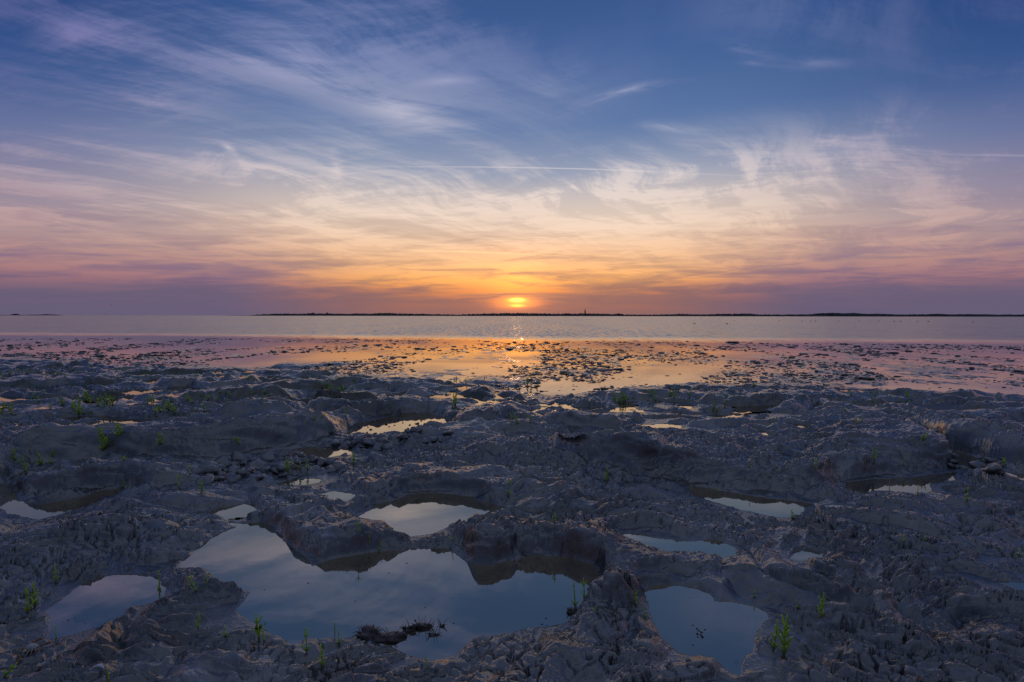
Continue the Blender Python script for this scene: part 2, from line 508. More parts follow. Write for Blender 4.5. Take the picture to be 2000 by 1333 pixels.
# banks: base line from left to right, steep towards the viewer, falling gently behind
#  (level, [(px, py, height)], front width, back length)
BANKS = [
    (0.00, [(-260, 985, .14), (-100, 965, .20), (0, 945, .22), (60, 918, .21), (150, 906, .20), (280, 905, .19), (400, 896, .20), (500, 882, .23), (570, 873, .24), (650, 856, .22), (690, 832, .02)], .20, .62),
    (0.00, [(18, 960, .02), (36, 968, .07), (80, 970, .085), (130, 966, .085), (170, 959, .085), (200, 955, .08), (238, 952, .07), (300, 962, .05), (360, 955, .01)], .09, .26),
    (-.03, [(1050, 878, .01), (1090, 892, .10), (1140, 907, .16), (1190, 921, .17), (1250, 932, .18), (1300, 941, .18), (1363, 949, .16), (1430, 956, .09), (1500, 964, .06), (1560, 970, .05), (1620, 964, .10), (1652, 948, .04)], .16, .75),
    (0.00, [(860, 1070, .02), (876, 1072, .035), (895, 1086, .06), (916, 1097, .07), (947, 1097, .06), (1000, 1091, .045), (1017, 1083, .05), (1060, 1082, .06), (1105, 1081, .05), (1160, 1097, .045), (1180, 1141, .025), (1178, 1165, .02)], .06, .17),
    (0.00, [(500, 1018, .02), (545, 1038, .03), (590, 1081, .05), (615, 1097, .062), (650, 1087, .058), (705, 1077, .05), (765, 1070, .03), (800, 1070, .01)], .07, .20),
    (0.00, [(725, 990, .01), (770, 974, .05), (800, 965, .07), (845, 962, .06), (891, 966, .05), (930, 972, .05), (965, 988, .01)], .06, .28),
    (-.02, [(1640, 938, .04), (1700, 928, .09), (1770, 924, .10), (1830, 918, .11), (1866, 912, .13), (1872, 895, .12), (1850, 880, .12), (1800, 852, .10), (1775, 828, .02)], .16, .50),
    (-.03, [(1750, 808, .02), (1785, 835, .14), (1845, 873, .17), (1925, 900, .17), (1985, 912, .17), (2100, 930, .17), (2350, 960, .10)], .18, .55),
    (-.02, [(1040, 834, .01), (1085, 838, .09), (1150, 842, .10), (1215, 838, .08), (1235, 830, .01)], .14, .40),
    (-.02, [(870, 836, .01), (900, 838, .08), (960, 834, .11), (1010, 822, .11), (1045, 805, .02)], .16, .45),
    (-.02, [(330, 792, .01), (390, 790, .10), (450, 790, .14), (520, 788, .14), (572, 788, .12), (600, 770, .02)], .18, .70),
    (-.03, [(290, 764, .01), (310, 763, .09), (345, 762, .12), (390, 760, .10), (430, 752, .02)], .14, .55),
    (-.03, [(560, 772, .01), (620, 768, .08), (700, 764, .11), (770, 770, .10), (830, 776, .04)], .22, .8),
    (-.02, [(700, 806, .02), (735, 812, .08), (790, 803, .09), (850, 806, .07), (880, 812, .01)], .12, .5),
    (0.00, [(-100, 830, .04), (60, 826, .07), (120, 822, .06), (230, 818, .07), (280, 812, .02)], .16, .5),
    (-.02, [(-100, 768, .08), (60, 765, .10), (160, 758, .09), (300, 748, .02)], .25, .8),
    (-.05, [(-300, 718, .12), (0, 716, .13), (100, 715, .13), (155, 710, .10), (175, 704, .02)], .4, 2.0),
    (-.06, [(505, 722, .01), (530, 722, .09), (580, 720, .10), (640, 714, .06), (700, 712, .02)], .3, 1.1),
    (-.06, [(880, 750, .01), (925, 752, .07), (975, 749, .05), (1040, 765, .03)], .2, .7),
    (-.02, [(1190, 792, .01), (1240, 790, .08), (1330, 787, .08), (1400, 782, .02)], .2, .7),
    (-.02, [(1370, 800, .02), (1440, 800, .10), (1530, 798, .11), (1640, 797, .08), (1700, 790, .02)], .2, .8),
    (0.00, [(1690, 822, .02), (1720, 824, .08), (1760, 820, .08), (1780, 812, .01)], .12, .35),
    (0.02, [(1850, 800, .01), (1900, 806, .06), (1960, 812, .07), (2100, 815, .07)], .16, .5),
    (0.00, [(1130, 1215, .01), (1150, 1205, .015), (1200, 1200, .022), (1245, 1195, .018), (1262, 1175, .01)], .06, .12),
    (0.00, [(330, 1190, .01), (400, 1178, .035), (460, 1168, .04), (484, 1160, .02)], .07, .10),
    (-.0, [(640, 905, .01), (700, 893, .04), (800, 870, .06), (900, 862, .05), (1000, 850, .06), (1080, 846, .03)], .25, .6),
]
OVER = [.07, .08, .13, .05, .05, .03, .02, .0, .07, .07] + [.05] * 40      # how far each lip leans out
BANKW = []
for z, pts, wf, L in BANKS:
    BANKW.append(([tuple(ground(px, py, z)) for px, py, h in pts], np.array([h for _, _, h in pts]), wf, L))

# hollows and swells: centre, half width and half height in photo pixels on the ground, height in metres
SWELLS = [
    (560, 905, 150, 32, -.05), (700, 872, 60, 18, -.03), (1000, 905, 190, 40, .05), (820, 920, 90, 20, .02), (1640, 1035, 120, 20, .03),
    (1850, 1000, 160, 40, .07), (1750, 1080, 180, 40, .04), (1660, 1260, 60, 25, -.015), (230, 1050, 160, 30, .035), (60, 1100, 90, 40, .03),
    (330, 1240, 110, 20, .02), (1130, 1260, 160, 30, .025), (1200, 1110, 60, 30, .015), (730, 1270, 45, 14, -.02), (1560, 1225, 60, 40, .015),
    (640, 1020, 60, 18, .02), (1450, 880, 200, 25, .03), (1660, 870, 120, 30, .03), (140, 880, 150, 25, .0), (1800, 1210, 140, 40, -.03),
    (380, 985, 40, 10, .02), (1150, 745, 90, 10, -.05), (1140, 914, 60, 10, -.06), (1230, 936, 70, 9, -.08), (1310, 950, 60, 9, -.07), (1090, 775, 60, 10, -.06),
]
SWELLW = []
for px, py, rx, ry, h in SWELLS:
    c = ground(px, py)
    a = ground(px + rx, py)
    n_, f_ = ground(px, py + ry), ground(px, py - ry)
    SWELLW.append((c[0], (n_[1] + f_[1]) / 2, abs(a[0] - c[0]), abs(f_[1] - n_[1]) / 2, h))

EDGE = [tuple(ground(px, py, -.02)) for px, py in ((-1500, 712), (-400, 706), (0, 712), (200, 716), (420, 722), (560, 730), (700, 738), (830, 748), (940, 758), (1010, 768), (1050, 784),
                                                   (1110, 782), (1170, 768), (1260, 758), (1450, 751), (1600, 756), (1750, 764), (2000, 777), (2400, 796), (3500, 830))]
FLATPOOLS = [[tuple(ground(px, py, ZS)) for px, py in p] for p in (
    [(385, 712), (430, 704), (520, 694), (640, 688), (720, 692), (700, 704), (600, 712), (480, 716)],
    [(775, 721), (800, 712), (860, 704), (940, 703), (985, 708), (940, 716), (880, 722)],
    [(925, 731), (950, 720), (985, 721), (1015, 729), (980, 733)],
    [(1165, 755), (1190, 735), (1240, 718), (1330, 712), (1420, 710), (1400, 726), (1370, 742), (1290, 752), (1220, 757)],
    [(1700, 764), (1800, 750), (1900, 752), (2000, 758), (2200, 772), (2200, 800), (2000, 776), (1850, 768)],
    [(-200, 688), (0, 687), (60, 684), (160, 681), (190, 686), (90, 690), (0, 693), (-200, 696)],
    [(1000, 765), (1050, 748), (1110, 742), (1180, 752), (1130, 770), (1070, 782)])]


def height(x, y, sp_, full=False):
    """ground height; sp_ is the local mesh spacing, finer relief fades out below it"""
    x = np.asarray(x, float)
    y = np.asarray(y, float)
    fade = lambda wl: np.clip(wl / (sp_ * 2.6) - 0.6, 0, 1)
    w1, w2 = fbm(x * .9, y * .9, 2, 11), fbm(x * .9, y * .9, 2, 51)
    k1, k2 = fbm(x * 5, y * 5, 3, 91), fbm(x * 5, y * 5, 3, 121)
    jag = np.clip(.35 + y * .12, .3, 1.4)
    xs, ys = x + k1 * .028 * jag, y + k2 * .028 * jag
    xb, yb = x + .055 * fbm(x * 1.9, y * 1.9, 2, 141), y + .055 * fbm(x * 1.9, y * 1.9, 2, 171)
    # platform, sinking to the flats
    d, s, _ = poly_dist(x + w1 * .5, y + w2 * .4, EDGE, False)
    sd = -s * d                                  # positive on the platform
    plat = ss(-.45, .55, sd)
    far = np.clip((y - 9) / 26, 0, 1)
    roll = fbm(x * .55, y * .55, 3, 201) * .035 + fbm(x * 1.7, y * 1.7, 3, 231) * .020
    zp = .048 + roll + .02 * np.clip(2.5 - y, 0, 2)
    patch = fbm(x * .9, y * .45, 4, 301, .6)
    zf = ZS - .004 - .030 * far ** 1.5 + patch * .016 + perlin(x * .22, y * .12, 333) * .008
    z = zf + (zp - zf) * plat
    for cx_, cy_, rx, ry, h in SWELLW:
        m = (np.abs(x - cx_) < 2.6 * rx) & (np.abs(y - cy_) < 2.6 * ry)
        if m.any():
            z[m] += h * np.exp(-((x[m] - cx_) / rx) ** 2 - ((y[m] - cy_) / ry) ** 2)
    mask_face = np.zeros(x.shape)
    badd = np.zeros(x.shape)
    shx, shy = np.zeros(x.shape), np.zeros(x.shape)
    for (pts, hs, wf, L), over in zip(BANKW, OVER):
        P = np.array(pts)
        r = wf + 2.4 * L
        m = (x > P[:, 0].min() - r) & (x < P[:, 0].max() + r) & (y > P[:, 1].min() - r) & (y < P[:, 1].max() + r)
        if not m.any():
            continue
        d, s, par, ox, oy = poly_dist(xb[m], yb[m], pts, False, True)
        hh = np.interp(par, np.arange(len(hs)), hs)
        q = s * d
        wv = 1.35 * wf * (1 + .3 * w1[m])
        prof = (1 - (1 - np.clip((q + .12 * wf) / (1.12 * wv), 0, 1)) ** 2.3) * np.exp(-(np.maximum(q - wv, 0) / L) ** 2)
        endp = (par <= 1e-6) | (par >= len(hs) - 1 - 1e-6)
        prof = np.where(endp, prof * np.exp(-(d / (.5 * L)) ** 2), prof)
        z[m] += hh * prof
        badd[m] += hh * prof
        if full:                                   # the lip leans out over its foot
            g = over * ss(.1 * wf, wv, q) * np.exp(-(np.maximum(q - wv, 0) / (1.2 * wf + .5 * L)) ** 2) * np.clip(hh / .10, 0, 1) * np.where(endp, 0, 1) * (1 + .5 * w2[m])
            inv = g / np.maximum(d, 1e-4)
            shx[m] -= ox * inv
            shy[m] -= oy * inv
        mask_face[m] = np.maximum(mask_face[m], np.exp(-((q - .4 * wf) / (.8 * wf)) ** 2) * np.clip(hh / .08, 0, 1))
    for pts in FLATPOOLS:
        P = np.array(pts)
        m = (x > P[:, 0].min() - 2) & (x < P[:, 0].max() + 2) & (y > P[:, 1].min() - 2) & (y < P[:, 1].max() + 2)
        if m.any():
            d, _, _ = poly_dist(x[m] + w1[m] * .15, y[m] + w2[m] * .2, pts, True)
            sg = np.where(inside(x[m] + w1[m] * .15, y[m] + w2[m] * .2, pts), -d, d)
            k = ss(.35, -.1, sg)
            z[m] = z[m] * (1 - k) + (ZS - .02) * k
    # sea bed
    z -= np.clip((y - 27) / 10, 0, 3) * .05
    # pools cut into the shape; wet = 1 in the water, easing to 0 on the rim
    wet = np.zeros(x.shape)
    cap = np.full(x.shape, 9.0)
    flo = np.full(x.shape, -9.0)
    inany = np.zeros(x.shape, bool)
    dn = np.full(x.shape, 9.0)                     # distance to the nearest pool and what it is like
    zn, depn, rimn = np.zeros(x.shape), np.zeros(x.shape), np.full(x.shape, .05)
    for zl, dep, rim, lab, pts in POOLW:
        P = np.array(pts)
        r = .55
        m = (x > P[:, 0].min() - r) & (x < P[:, 0].max() + r) & (y > P[:, 1].min() - r) & (y < P[:, 1].max() + r)
        if not m.any():
            continue
        xx, yy = xs[m] + k1[m] * .004, ys[m] + k2[m] * .004
        d, _, _ = poly_dist(xx, yy, pts, True)
        sgd = np.where(inside(xx, yy, pts), -d, d)
        nearer = sgd < dn[m]
        for arr, val in ((dn, sgd), (zn, zl), (depn, dep), (rimn, rim)):
            arr[m] = np.where(nearer, val, arr[m])
    ins = dn < 0
    d = np.abs(dn)
    out = np.maximum(z, zn + .003 + np.minimum(.03, d * .22))
    k = np.exp(-(d / (rimn * .7)) ** 2)
    out = out * (1 - k) + (zn + .28 * d) * k
    out = np.minimum(out, zn + .010 + .20 * d + 2.0 * badd)
    f = ss(.5, .25, d)
    out = z * (1 - f) + out * f
    z = np.where(ins, zn - .004 - depn * (1 - np.exp(-d / .06)), out)
    wet = np.where(ins, 1.0, np.exp(-(d / .03) ** 2))
    cap = np.where(ins & (d > .03), zn - .004, 9.0)
    flo = np.where((~ins) & (d < .25), zn + .0015 + .05 * d, -9.0)
    # relief of the mud: sculpted lumps parted by creases
    yz = y + 1.2 * z
    calm = 1 - .4 * np.clip(mask_face, 0, 1)
    mid = ss(4.4, 6.0, y)
    z = z + plat * (~ins) * mid * .15 * (np.abs(fbm(x * .95 + w1 * .7, y * 1.5 + w2 * .7, 2, 381)) - .30) * np.exp(-(badd / .05) ** 2)
    r_ = plat * fade(.35) * .042 * calm * (np.abs(fbm(x * 2.7 + w1, yz * 3.3 + w2, 2, 401)) - .28)
    r_ += plat * fade(.14) * .009 * calm * (np.abs(fbm(x * 7 + k1 * .6, yz * 8 + k2 * .6, 2, 431)) - .28)
    r_ += plat * fade(.06) * .0016 * calm * (np.abs(fbm(x * 19 + k1, yz * 21 + k2, 2, 451)) - .28)
    # flaking ledges
    for sc, amp, sd_, wl in ((2.3, .022, 601, .10), (5.0, .014, 641, .05)):
        n_ = fbm(x * sc * .6 + w1, yz * sc * 1.5 + w2, 3, sd_, .5) * 2.6 + k1 * .25
        fr = n_ - np.floor(n_)
        led = (np.floor(n_) + ss(.86, 1.0, fr)) - n_
        r_ += plat * calm * fade(wl) * amp * led * ss(-.25, .35, perlin(x * .8 + 5, y * .8, sd_ + 9))
    # drying cracks round uneven plates
    near_c = ss(4.6, 2.6, y) * .45 + .55
    crk_m = ss(-.15, .30, fbm(x * 1.0, y * 1.0, 2, 461) + .24 * near_c) * plat * (1 - .8 * np.clip(mask_face, 0, 1))
    j1, j2 = fbm(x * 14, y * 14, 2, 701), fbm(x * 14, y * 14, 2, 731)
    b1, c1 = voronoi(x * 5.4 + k1 * 1.1 + w1 * .9 + j1 * .25, y * 6.6 + k2 * 1.1 + w2 * .9 + j2 * .25, 7)
    tw = .05 + .08 * np.clip(k1 + .4, 0, 1)
    r_ += fade(.05) * crk_m * ((c1 - .5) * .006 - .026 * ss(1, 0, b1 / tw))
    m = (y < 6.5) & (y > -2)
    if m.any():
        b2, c2 = voronoi(x[m] * 15 + k1[m] * 2.0 + j1[m] * .45, y[m] * 17 + k2[m] * 2.0 + j2[m] * .45, 19)
        fm = fade(.035)
        fm = fm if np.ndim(fm) == 0 else fm[m]
        sel = ss(.0, .35, fbm(x[m] * 1.9, y[m] * 1.9, 2, 477) + .02)
        r_[m] += fm * crk_m[m] * sel * ((c2 - .5) * .001 - .004 * ss(.14, .0, b2))
    r_ += fade(.05) * (.0010 + .002 * mask_face) * fbm(x * 22, yz * 22, 2, 501) * (.4 + .6 * plat)
    # slumped lobes on the faces
    r_ += fade(.08) * mask_face * .042 * (np.abs(fbm(x * 3.2 + w1, (y + 2.2 * z) * 4 + w2, 2, 511)) - .3)
    r_ += fade(.02) * .0008 * fbm(x * 60, yz * 60, 2, 521) * (.3 + .7 * plat)
    pit = ss(.35, .75, perlin(x * 13, y * 13, 571)) * ss(-.1, .4, perlin(x * 1.7, y * 1.7, 577))
    r_ -= fade(.05) * plat * .005 * pit
    r_ += (1 - plat) * (fade(.3) * .012 * fbm(x * 2.6, y * 2.2, 3, 541) + fade(.15) * .008 * fbm(x * 7, y * 6, 2, 551))
    z = np.maximum(np.minimum(z + 1.45 * r_ * (1 - .5 * wet), cap), flo)
    dry_lip = ((d > .34) & (d < .60) & (zn < ZF) & (dn < 8)) | ((sd > .10) & (sd < .42))
    level = (mid > .2) & (plat > .5) & ~ins & (badd < .03)
    z = np.where(level & (d > .34), np.maximum(z, ZF - .015), z)
    z = np.where(level & dry_lip, np.maximum(z, ZF + .006 + .02 * np.abs(k1)), z)
    if full:
        return z, shx, shy
    return z


def spacing(x, y):
    return np.clip(np.hypot(x * .3, y), 1.3, 60) * .0030


def surf(px, py):
    """point of the ground seen at a photo pixel"""
    px, py = np.atleast_1d(px).astype(float), np.atleast_1d(py).astype(float)
    out = []
    t = np.concatenate((np.arange(1.0, 8, .006), np.arange(8, 40, .03)))
    for a, b in zip(px, py):
        d = ray(a, b)
        X, Y, Z = d[0] * t, d[1] * t, CAM_Z + d[2] * t
        m = (Z < .45) & (Z > -.3)
        X, Y, Z = X[m], Y[m], Z[m]
        if not len(X):
            out.append((d[0] * 40, d[1] * 40, ZS))
            continue
        h = np.maximum(height(X, Y, spacing(X, Y)), ZS - .01)
        k = np.argmax(Z < h)
        out.append((X[k], Y[k], h[k]))
    return out


# ------------------------------------------------------------------ materials
def new_mat(name):
    m = bpy.data.materials.new(name)
    m.use_nodes = True
    S.nt = m.node_tree
    b = m.node_tree.nodes['Principled BSDF']
    return m, b


def obj_co():
    n = S.nt.nodes.new('ShaderNodeNewGeometry')
    return n.outputs['Position'], n


def link(s, sock):
    S.nt.links.new(s.s if isinstance(s, S) else s, sock)


def bump(h, strength, dist):
    n = S.nt.nodes.new('ShaderNodeBump')
    n.inputs['Strength'].default_value = strength
    n.inputs['Distance'].default_value = dist
    link(h, n.inputs['Height'])
    return n.outputs[0]


def mud_material():
    m, b = new_mat('wet_mud')
    pos, _ = obj_co()
    n1 = noise(pos, 1.3, 5, .6)
    n2 = noise(pos, 9.0, 6, .65)
    n3 = noise(pos, 60.0, 5, .65)
    col = ramp(n1 * .5 + n2 * .5, [(.35, (.018, .0182, .0184, 1)), (.48, (.060, .060, .060, 1)), (.61, (.175, .171, .164, 1))])
    # rusty diatom film and dark organic specks
    rust = noise(pos, 3.1, 6, .7).sm(.55, .70) * noise(pos, 26.0, 4, .6).sm(.45, .62)
    col = mixc(rust * .4, col, (.06, .043, .032, 1))
    speck = n3.sm(.60, .68) * n2.sm(.48, .62)
    col = mixc(speck * .8, col, (.030, .026, .024, 1))
    # green algal mats far out on the bars
    sepn = S.nt.nodes.new('ShaderNodeSeparateXYZ')
    link(pos, sepn.inputs[0])
    yy = S(sepn.outputs[1])
    mat_ = noise(pos, .9, 6, .7).sm(.44, .56) * yy.sm(4.6, 8.5) * .9
    col = mixc(mat_, col, (.036, .042, .014, 1))
    link(col, b.inputs['Base Color'])
    geo = S.nt.nodes.new('ShaderNodeNewGeometry')
    _, _, nz = sep3(geo.outputs['Normal'])
    film = nz.sm(.90, .985) * noise(pos, 1.7, 4, .65).sm(.30, .52)      # water lies on level mud
    dryness = (1.0 - mat_ * .6) * (1.0 - rust * .4)
    b.inputs['IOR'].default_value = 2.05
    b.inputs['Specular Tint'].default_value = (1.0, .96, .88, 1)
    link(dryness * noise(pos, .75, 3, .6).sm(.34, .52, .42, .75), b.inputs['Specular IOR Level'])
    link(film * -.10 + .20 + n2.sm(.35, .65, .0, .10), b.inputs['Roughness'])
    h = n3 * .5 + noise(pos, 190.0, 2, .6) * .25 + noise(pos, 28.0, 4, .6) * 1.0
    link(bump(h, .34, .011), b.inputs['Normal'])
    return m


def pool_material():
    m, b = new_mat('pool_water')
    pos, _ = obj_co()
    c = ramp(noise(pos, 2.6, 5, .6, .4), [(.32, (.036, .036, .033, 1)), (.55, (.050, .049, .044, 1)), (.70, (.075, .072, .062, 1))])
    link(c, b.inputs['Base Color'])
    b.inputs['Roughness'].default_value = .03
    b.inputs['Specular Tint'].default_value = (1.0, .85, .62, 1)
    b.inputs['IOR'].default_value = 7.5
    link(bump(noise(pos, 5.0, 3, .5), .02, .02), b.inputs['Normal'])
    return m


def sea_material():
    m, b = new_mat('sea_water')
    pos, _ = obj_co()
    sepn = S.nt.nodes.new('ShaderNodeSeparateXYZ')
    link(pos, sepn.inputs[0])
    X, Y = S(sepn.outputs[0]), S(sepn.outputs[1])
    edge = Y + (noise(xyz(X * .05, Y * .05, 0.), 1.0, 3, .5) - .5) * 8.0 + X * .16
    wavy = edge.sm(25.0, 34.0)
    b.inputs['Base Color'].default_value = (.055, .062, .070, 1)
    link(wavy * .20 + .025, b.inputs['Roughness'])
    b.inputs['IOR'].default_value = 2.2
    far = Y.sm(30, 700)
    ca, cb, _ = sep3(noise2(X * 3.2, Y * .42, 1.0, 3, .7, colour=True))
    da, db, _ = sep3(noise2(X * .22 + 9.0, Y * .020, 1.0, 2, .6, colour=True))
    sx = ((ca - .5) * .30 + (da - .5) * .06) * wavy
    sy = ((cb - .5) * .32 + (db - .5) * .07) * wavy - wavy * .072       # shoreward wave faces prevail
    vn = S.nt.nodes.new('ShaderNodeVectorMath')
    vn.operation = 'NORMALIZE'
    S.nt.links.new(xyz(sx, sy, 1.0), vn.inputs[0])
    link(vn.outputs[0], b.inputs['Normal'])
    return m


MUD = mud_material()
POOL = pool_material()
SEA = sea_material()


# ------------------------------------------------------------------ object helpers
def mesh_obj(name, verts, faces, mat, parent=None, smooth=False):
    me = bpy.data.meshes.new(name)
    me.from_pydata([tuple(map(float, v)) for v in verts], [], [tuple(int(i) for i in f) for f in faces])
    me.update()
    if smooth:
        me.polygons.foreach_set('use_smooth', [True] * len(me.polygons))
    if mat:
        for mm in (mat if isinstance(mat, (list, tuple)) else [mat]):
            me.materials.append(mm)
    o = bpy.data.objects.new(name, me)
    COL.objects.link(o)
    if parent:
        o.parent = parent
    return o


def tag(o, label=None, cat=None, group=None, kind=None):
    if label: o['label'] = label
    if cat: o['category'] = cat
    if group: o['group'] = group
    if kind: o['kind'] = kind
    return o


def big_grid(name, X, Y, Z, mat):
    nr, nc = X.shape
    me = bpy.data.meshes.new(name)
    co = np.stack((X, Y, Z), -1).reshape(-1, 3).astype(np.float32)
    i = np.arange(nr * nc).reshape(nr, nc)
    f = np.stack((i[:-1, :-1], i[:-1, 1:], i[1:, 1:], i[1:, :-1]), -1).reshape(-1, 4).astype(np.int32)
    me.vertices.add(len(co))
    me.vertices.foreach_set('co', co.ravel())
    me.loops.add(f.size)
    me.loops.foreach_set('vertex_index', f.ravel())
    me.polygons.add(len(f))
    me.polygons.foreach_set('loop_start', np.arange(0, f.size, 4, dtype=np.int32))
    me.polygons.foreach_set('use_smooth', np.ones(len(f), bool))
    me.update(calc_edges=True)
    me.materials.append(mat)
    o = bpy.data.objects.new(name, me)
    COL.objects.link(o)
    return o


# ------------------------------------------------------------------ the mudflat
rows = [1.28]
while rows[-1] < 50:
    d_ = rows[-1]
    rows.append(d_ * (1 + (.0030 if d_ < 5 else min(.0042, .0030 + .0006 * (d_ - 5)) if d_ < 28 else .0090)))
back_rows = [-60, -35, -20, -12, -8, -6, -4.5, -3.4] + list(np.arange(-2.6, 1.27, .06))
yr = np.array(back_rows + rows)
u_in = np.linspace(-1.06, 1.06, 830)
u_out = 1.06 * np.exp(np.linspace(.012, math.log(14), 90) ** 1.0)
u = np.concatenate((-u_out[::-1], u_in, u_out))
GY = np.repeat(yr[:, None], len(u), 1)
GX = np.maximum(GY, 1.28) * u[None, :]
sp0 = np.maximum(np.maximum(GY, 1.28) * .0027, np.gradient(yr)[:, None] * .8)
sp0 = np.maximum(sp0, np.maximum(GY, 1.28) * np.gradient(u)[None, :])
GZ, HX, HY = (a.reshape(GX.shape) for a in height(GX.ravel(), GY.ravel(), sp0.ravel(), True))
mudflat = big_grid('mudflat', GX + HX, GY + HY, GZ, MUD)
tag(mudflat, 'wet grey mudflat of hummocks, creeks and cracked crust', kind='structure')

# ------------------------------------------------------------------ water
ang = np.linspace(0, 2 * math.pi, 97)[:-1]
sea = mesh_obj('sea', [(28000 * math.cos(a), 28000 * math.sin(a), ZS) for a in ang], [list(range(96))], SEA)
tag(sea, 'calm sea and film of water over the flats', kind='structure')
for zl, dep, rim, lab, pts in POOLW:
    P = np.array(pts)
    n_ = 72
    ax = np.linspace(P[:, 0].min() - .07, P[:, 0].max() + .07, n_)
    ay = np.linspace(P[:, 1].min() - .07, P[:, 1].max() + .07, n_)
    AX, AY = np.meshgrid(ax, ay)
    dd, _, _ = poly_dist(AX, AY, pts, True)
    reach = .05 + max(ax[1] - ax[0], ay[1] - ay[0])
    ok = inside(AX, AY, pts) | (dd < min(reach, .14))
    idx = np.arange(n_ * n_).reshape(n_, n_)
    fok = ok[:-1, :-1] & ok[:-1, 1:] & ok[1:, 1:] & ok[1:, :-1]
    fc = np.stack((idx[:-1, :-1], idx[:-1, 1:], idx[1:, 1:], idx[1:, :-1]), -1)[fok]
    used = np.unique(fc)
    remap = np.zeros(n_ * n_, int)
    remap[used] = np.arange(len(used))
    vv = np.stack((AX.ravel(), AY.ravel(), np.full(n_ * n_, zl)), -1)[used]
    w = mesh_obj('tide_pool', vv, remap[fc], POOL)
    tag(w, lab, kind='structure')

fx, fy = np.meshgrid(np.linspace(-13, 13, 520), np.linspace(4.7, 11.5, 200))
fh = height(fx.ravel(), fy.ravel(), .03).reshape(fx.shape)
ok = (fh < ZF + .03) & (fh > ZF - .022)
for zl, dep, rim, lab, pts in POOLW:
    d_, _, _ = poly_dist(fx, fy, pts, True)
    ok &= ~inside(fx, fy, pts) & (d_ > .45)
d_, s_, _ = poly_dist(fx, fy, EDGE, False)
ok &= (-s_ * d_) > .25
idx = np.arange(fx.size).reshape(fx.shape)
fok = ok[:-1, :-1] & ok[:-1, 1:] & ok[1:, 1:] & ok[1:, :-1]
fc = np.stack((idx[:-1, :-1], idx[:-1, 1:], idx[1:, 1:], idx[1:, :-1]), -1)[fok]
used = np.unique(fc)
remap = np.zeros(fx.size, int)
remap[used] = np.arange(len(used))
film_o = mesh_obj('water_film', np.stack((fx.ravel(), fy.ravel(), np.full(fx.size, ZF)), -1)[used], remap[fc], POOL)
tag(film_o, 'thin water standing between the hummocks in the middle distance', kind='structure')

#==SECTION objects==
rng = random.Random(4)
ORD = ('leftmost', 'second', 'third', 'fourth', 'fifth', 'sixth', 'seventh', 'eighth', 'ninth', 'tenth', 'eleventh', 'twelfth', 'thirteenth', 'fourteenth', 'fifteenth',
       'sixteenth', 'seventeenth', 'eighteenth', 'nineteenth', 'twentieth', 'twenty-first', 'twenty-second', 'twenty-third', 'twenty-fourth', 'twenty-fifth', 'twenty-sixth')


def tag_row(objs, lab, cat, group):
    """label alike neighbours by their order from left to right"""
    objs = sorted(objs, key=lambda o: o.location.x / max(o.location.y, .1))
    for i, o in enumerate(objs):
        pre = 'leftmost' if i == 0 else 'rightmost' if i == len(objs) - 1 else ORD[min(i, 25)] + ' from left'
        tag(o, lab if len(objs) == 1 else pre + ' ' + lab, cat, group)




def plain(name, col, rough=.6, var=.25, scale=40., ior=1.45, translucent=0.0):
    m, b = new_mat(name)
    pos, _ = obj_co()
    n = noise(pos, scale, 3, .6)
    lo = tuple(c * (1 - var) for c in col) + (1,)
    hi = tuple(min(1, c * (1 + var)) for c in col) + (1,)
    c = ramp(n, [(.3, lo), (.7, hi)])
    link(c, b.inputs['Base Color'])
    b.inputs['Roughness'].default_value = rough
    b.inputs['IOR'].default_value = ior
    if translucent:
        nt = m.node_tree
        t = nt.nodes.new('ShaderNodeBsdfTranslucent')
        nt.links.new(c, t.inputs[0])
        mx_ = nt.nodes.new('ShaderNodeMixShader')
        mx_.inputs[0].default_value = translucent
        out = nt.nodes['Material Output']
        nt.links.new(b.outputs[0], mx_.inputs[1])
        nt.links.new(t.outputs[0], mx_.inputs[2])
        nt.links.new(mx_.outputs[0], out.inputs[0])
    return m


def glasswort_material():
    m, b = new_mat('glasswort_green')
    nt = m.node_tree
    tcn = nt.nodes.new('ShaderNodeTexCoord')
    pos = tcn.outputs['Object']
    _, _, oz = sep3(pos)
    g = ramp(noise(pos, 45, 3, .6), [(.3, (.34, .52, .04, 1)), (.7, (.52, .70, .08, 1))])
    col = mixc(oz.sm(.03, .004) * .75, g, (.22, .060, .02, 1))           # stems redden at the foot
    link(col, b.inputs['Base Color'])
    b.inputs['Roughness'].default_value = .4
    b.inputs['Subsurface Weight'].default_value = .9
    b.inputs['Subsurface Radius'].default_value = (.7, 1.0, .25)
    b.inputs['Subsurface Scale'].default_value = .008
    return m


GREEN = glasswort_material()
DARKVEG = plain('dark_dune_scrub', (.030, .036, .028), .9, .3, .02)
SAND = plain('sand_bank', (.20, .16, .12), .9, .2, .02)
PLASTER = plain('grey_plaster', (.32, .32, .33), .8, .15, .2)
DBRICK = plain('dark_brick', (.10, .06, .05), .8, .2, .3)
PANE = plain('dark_pane', (.02, .025, .03), .15, .1, 1.)
IRON = plain('painted_iron', (.04, .04, .045), .5, .2, 1.)
FEATHERW = plain('white_feather', (.62, .64, .66), .7, .15, 60)
GREYF = plain('grey_feather', (.20, .21, .23), .7, .2, 30)
DARKF = plain('dark_feather', (.035, .035, .04), .6, .2, 30)
BEAK = plain('beak', (.35, .20, .03), .5, .1, 30)
CLODM = MUD
SNAIL = plain('dark_snail_shell', (.035, .030, .026), .25, .3, 200)
SHELLW = plain('bleached_shell', (.52, .47, .43), .45, .25, 90)
STRAW = plain('dead_straw', (.13, .085, .045), .8, .4, 90, translucent=.25)
ROOT = plain('black_root_peat', (.060, .046, .036), .4, .5, 90, ior=1.6)
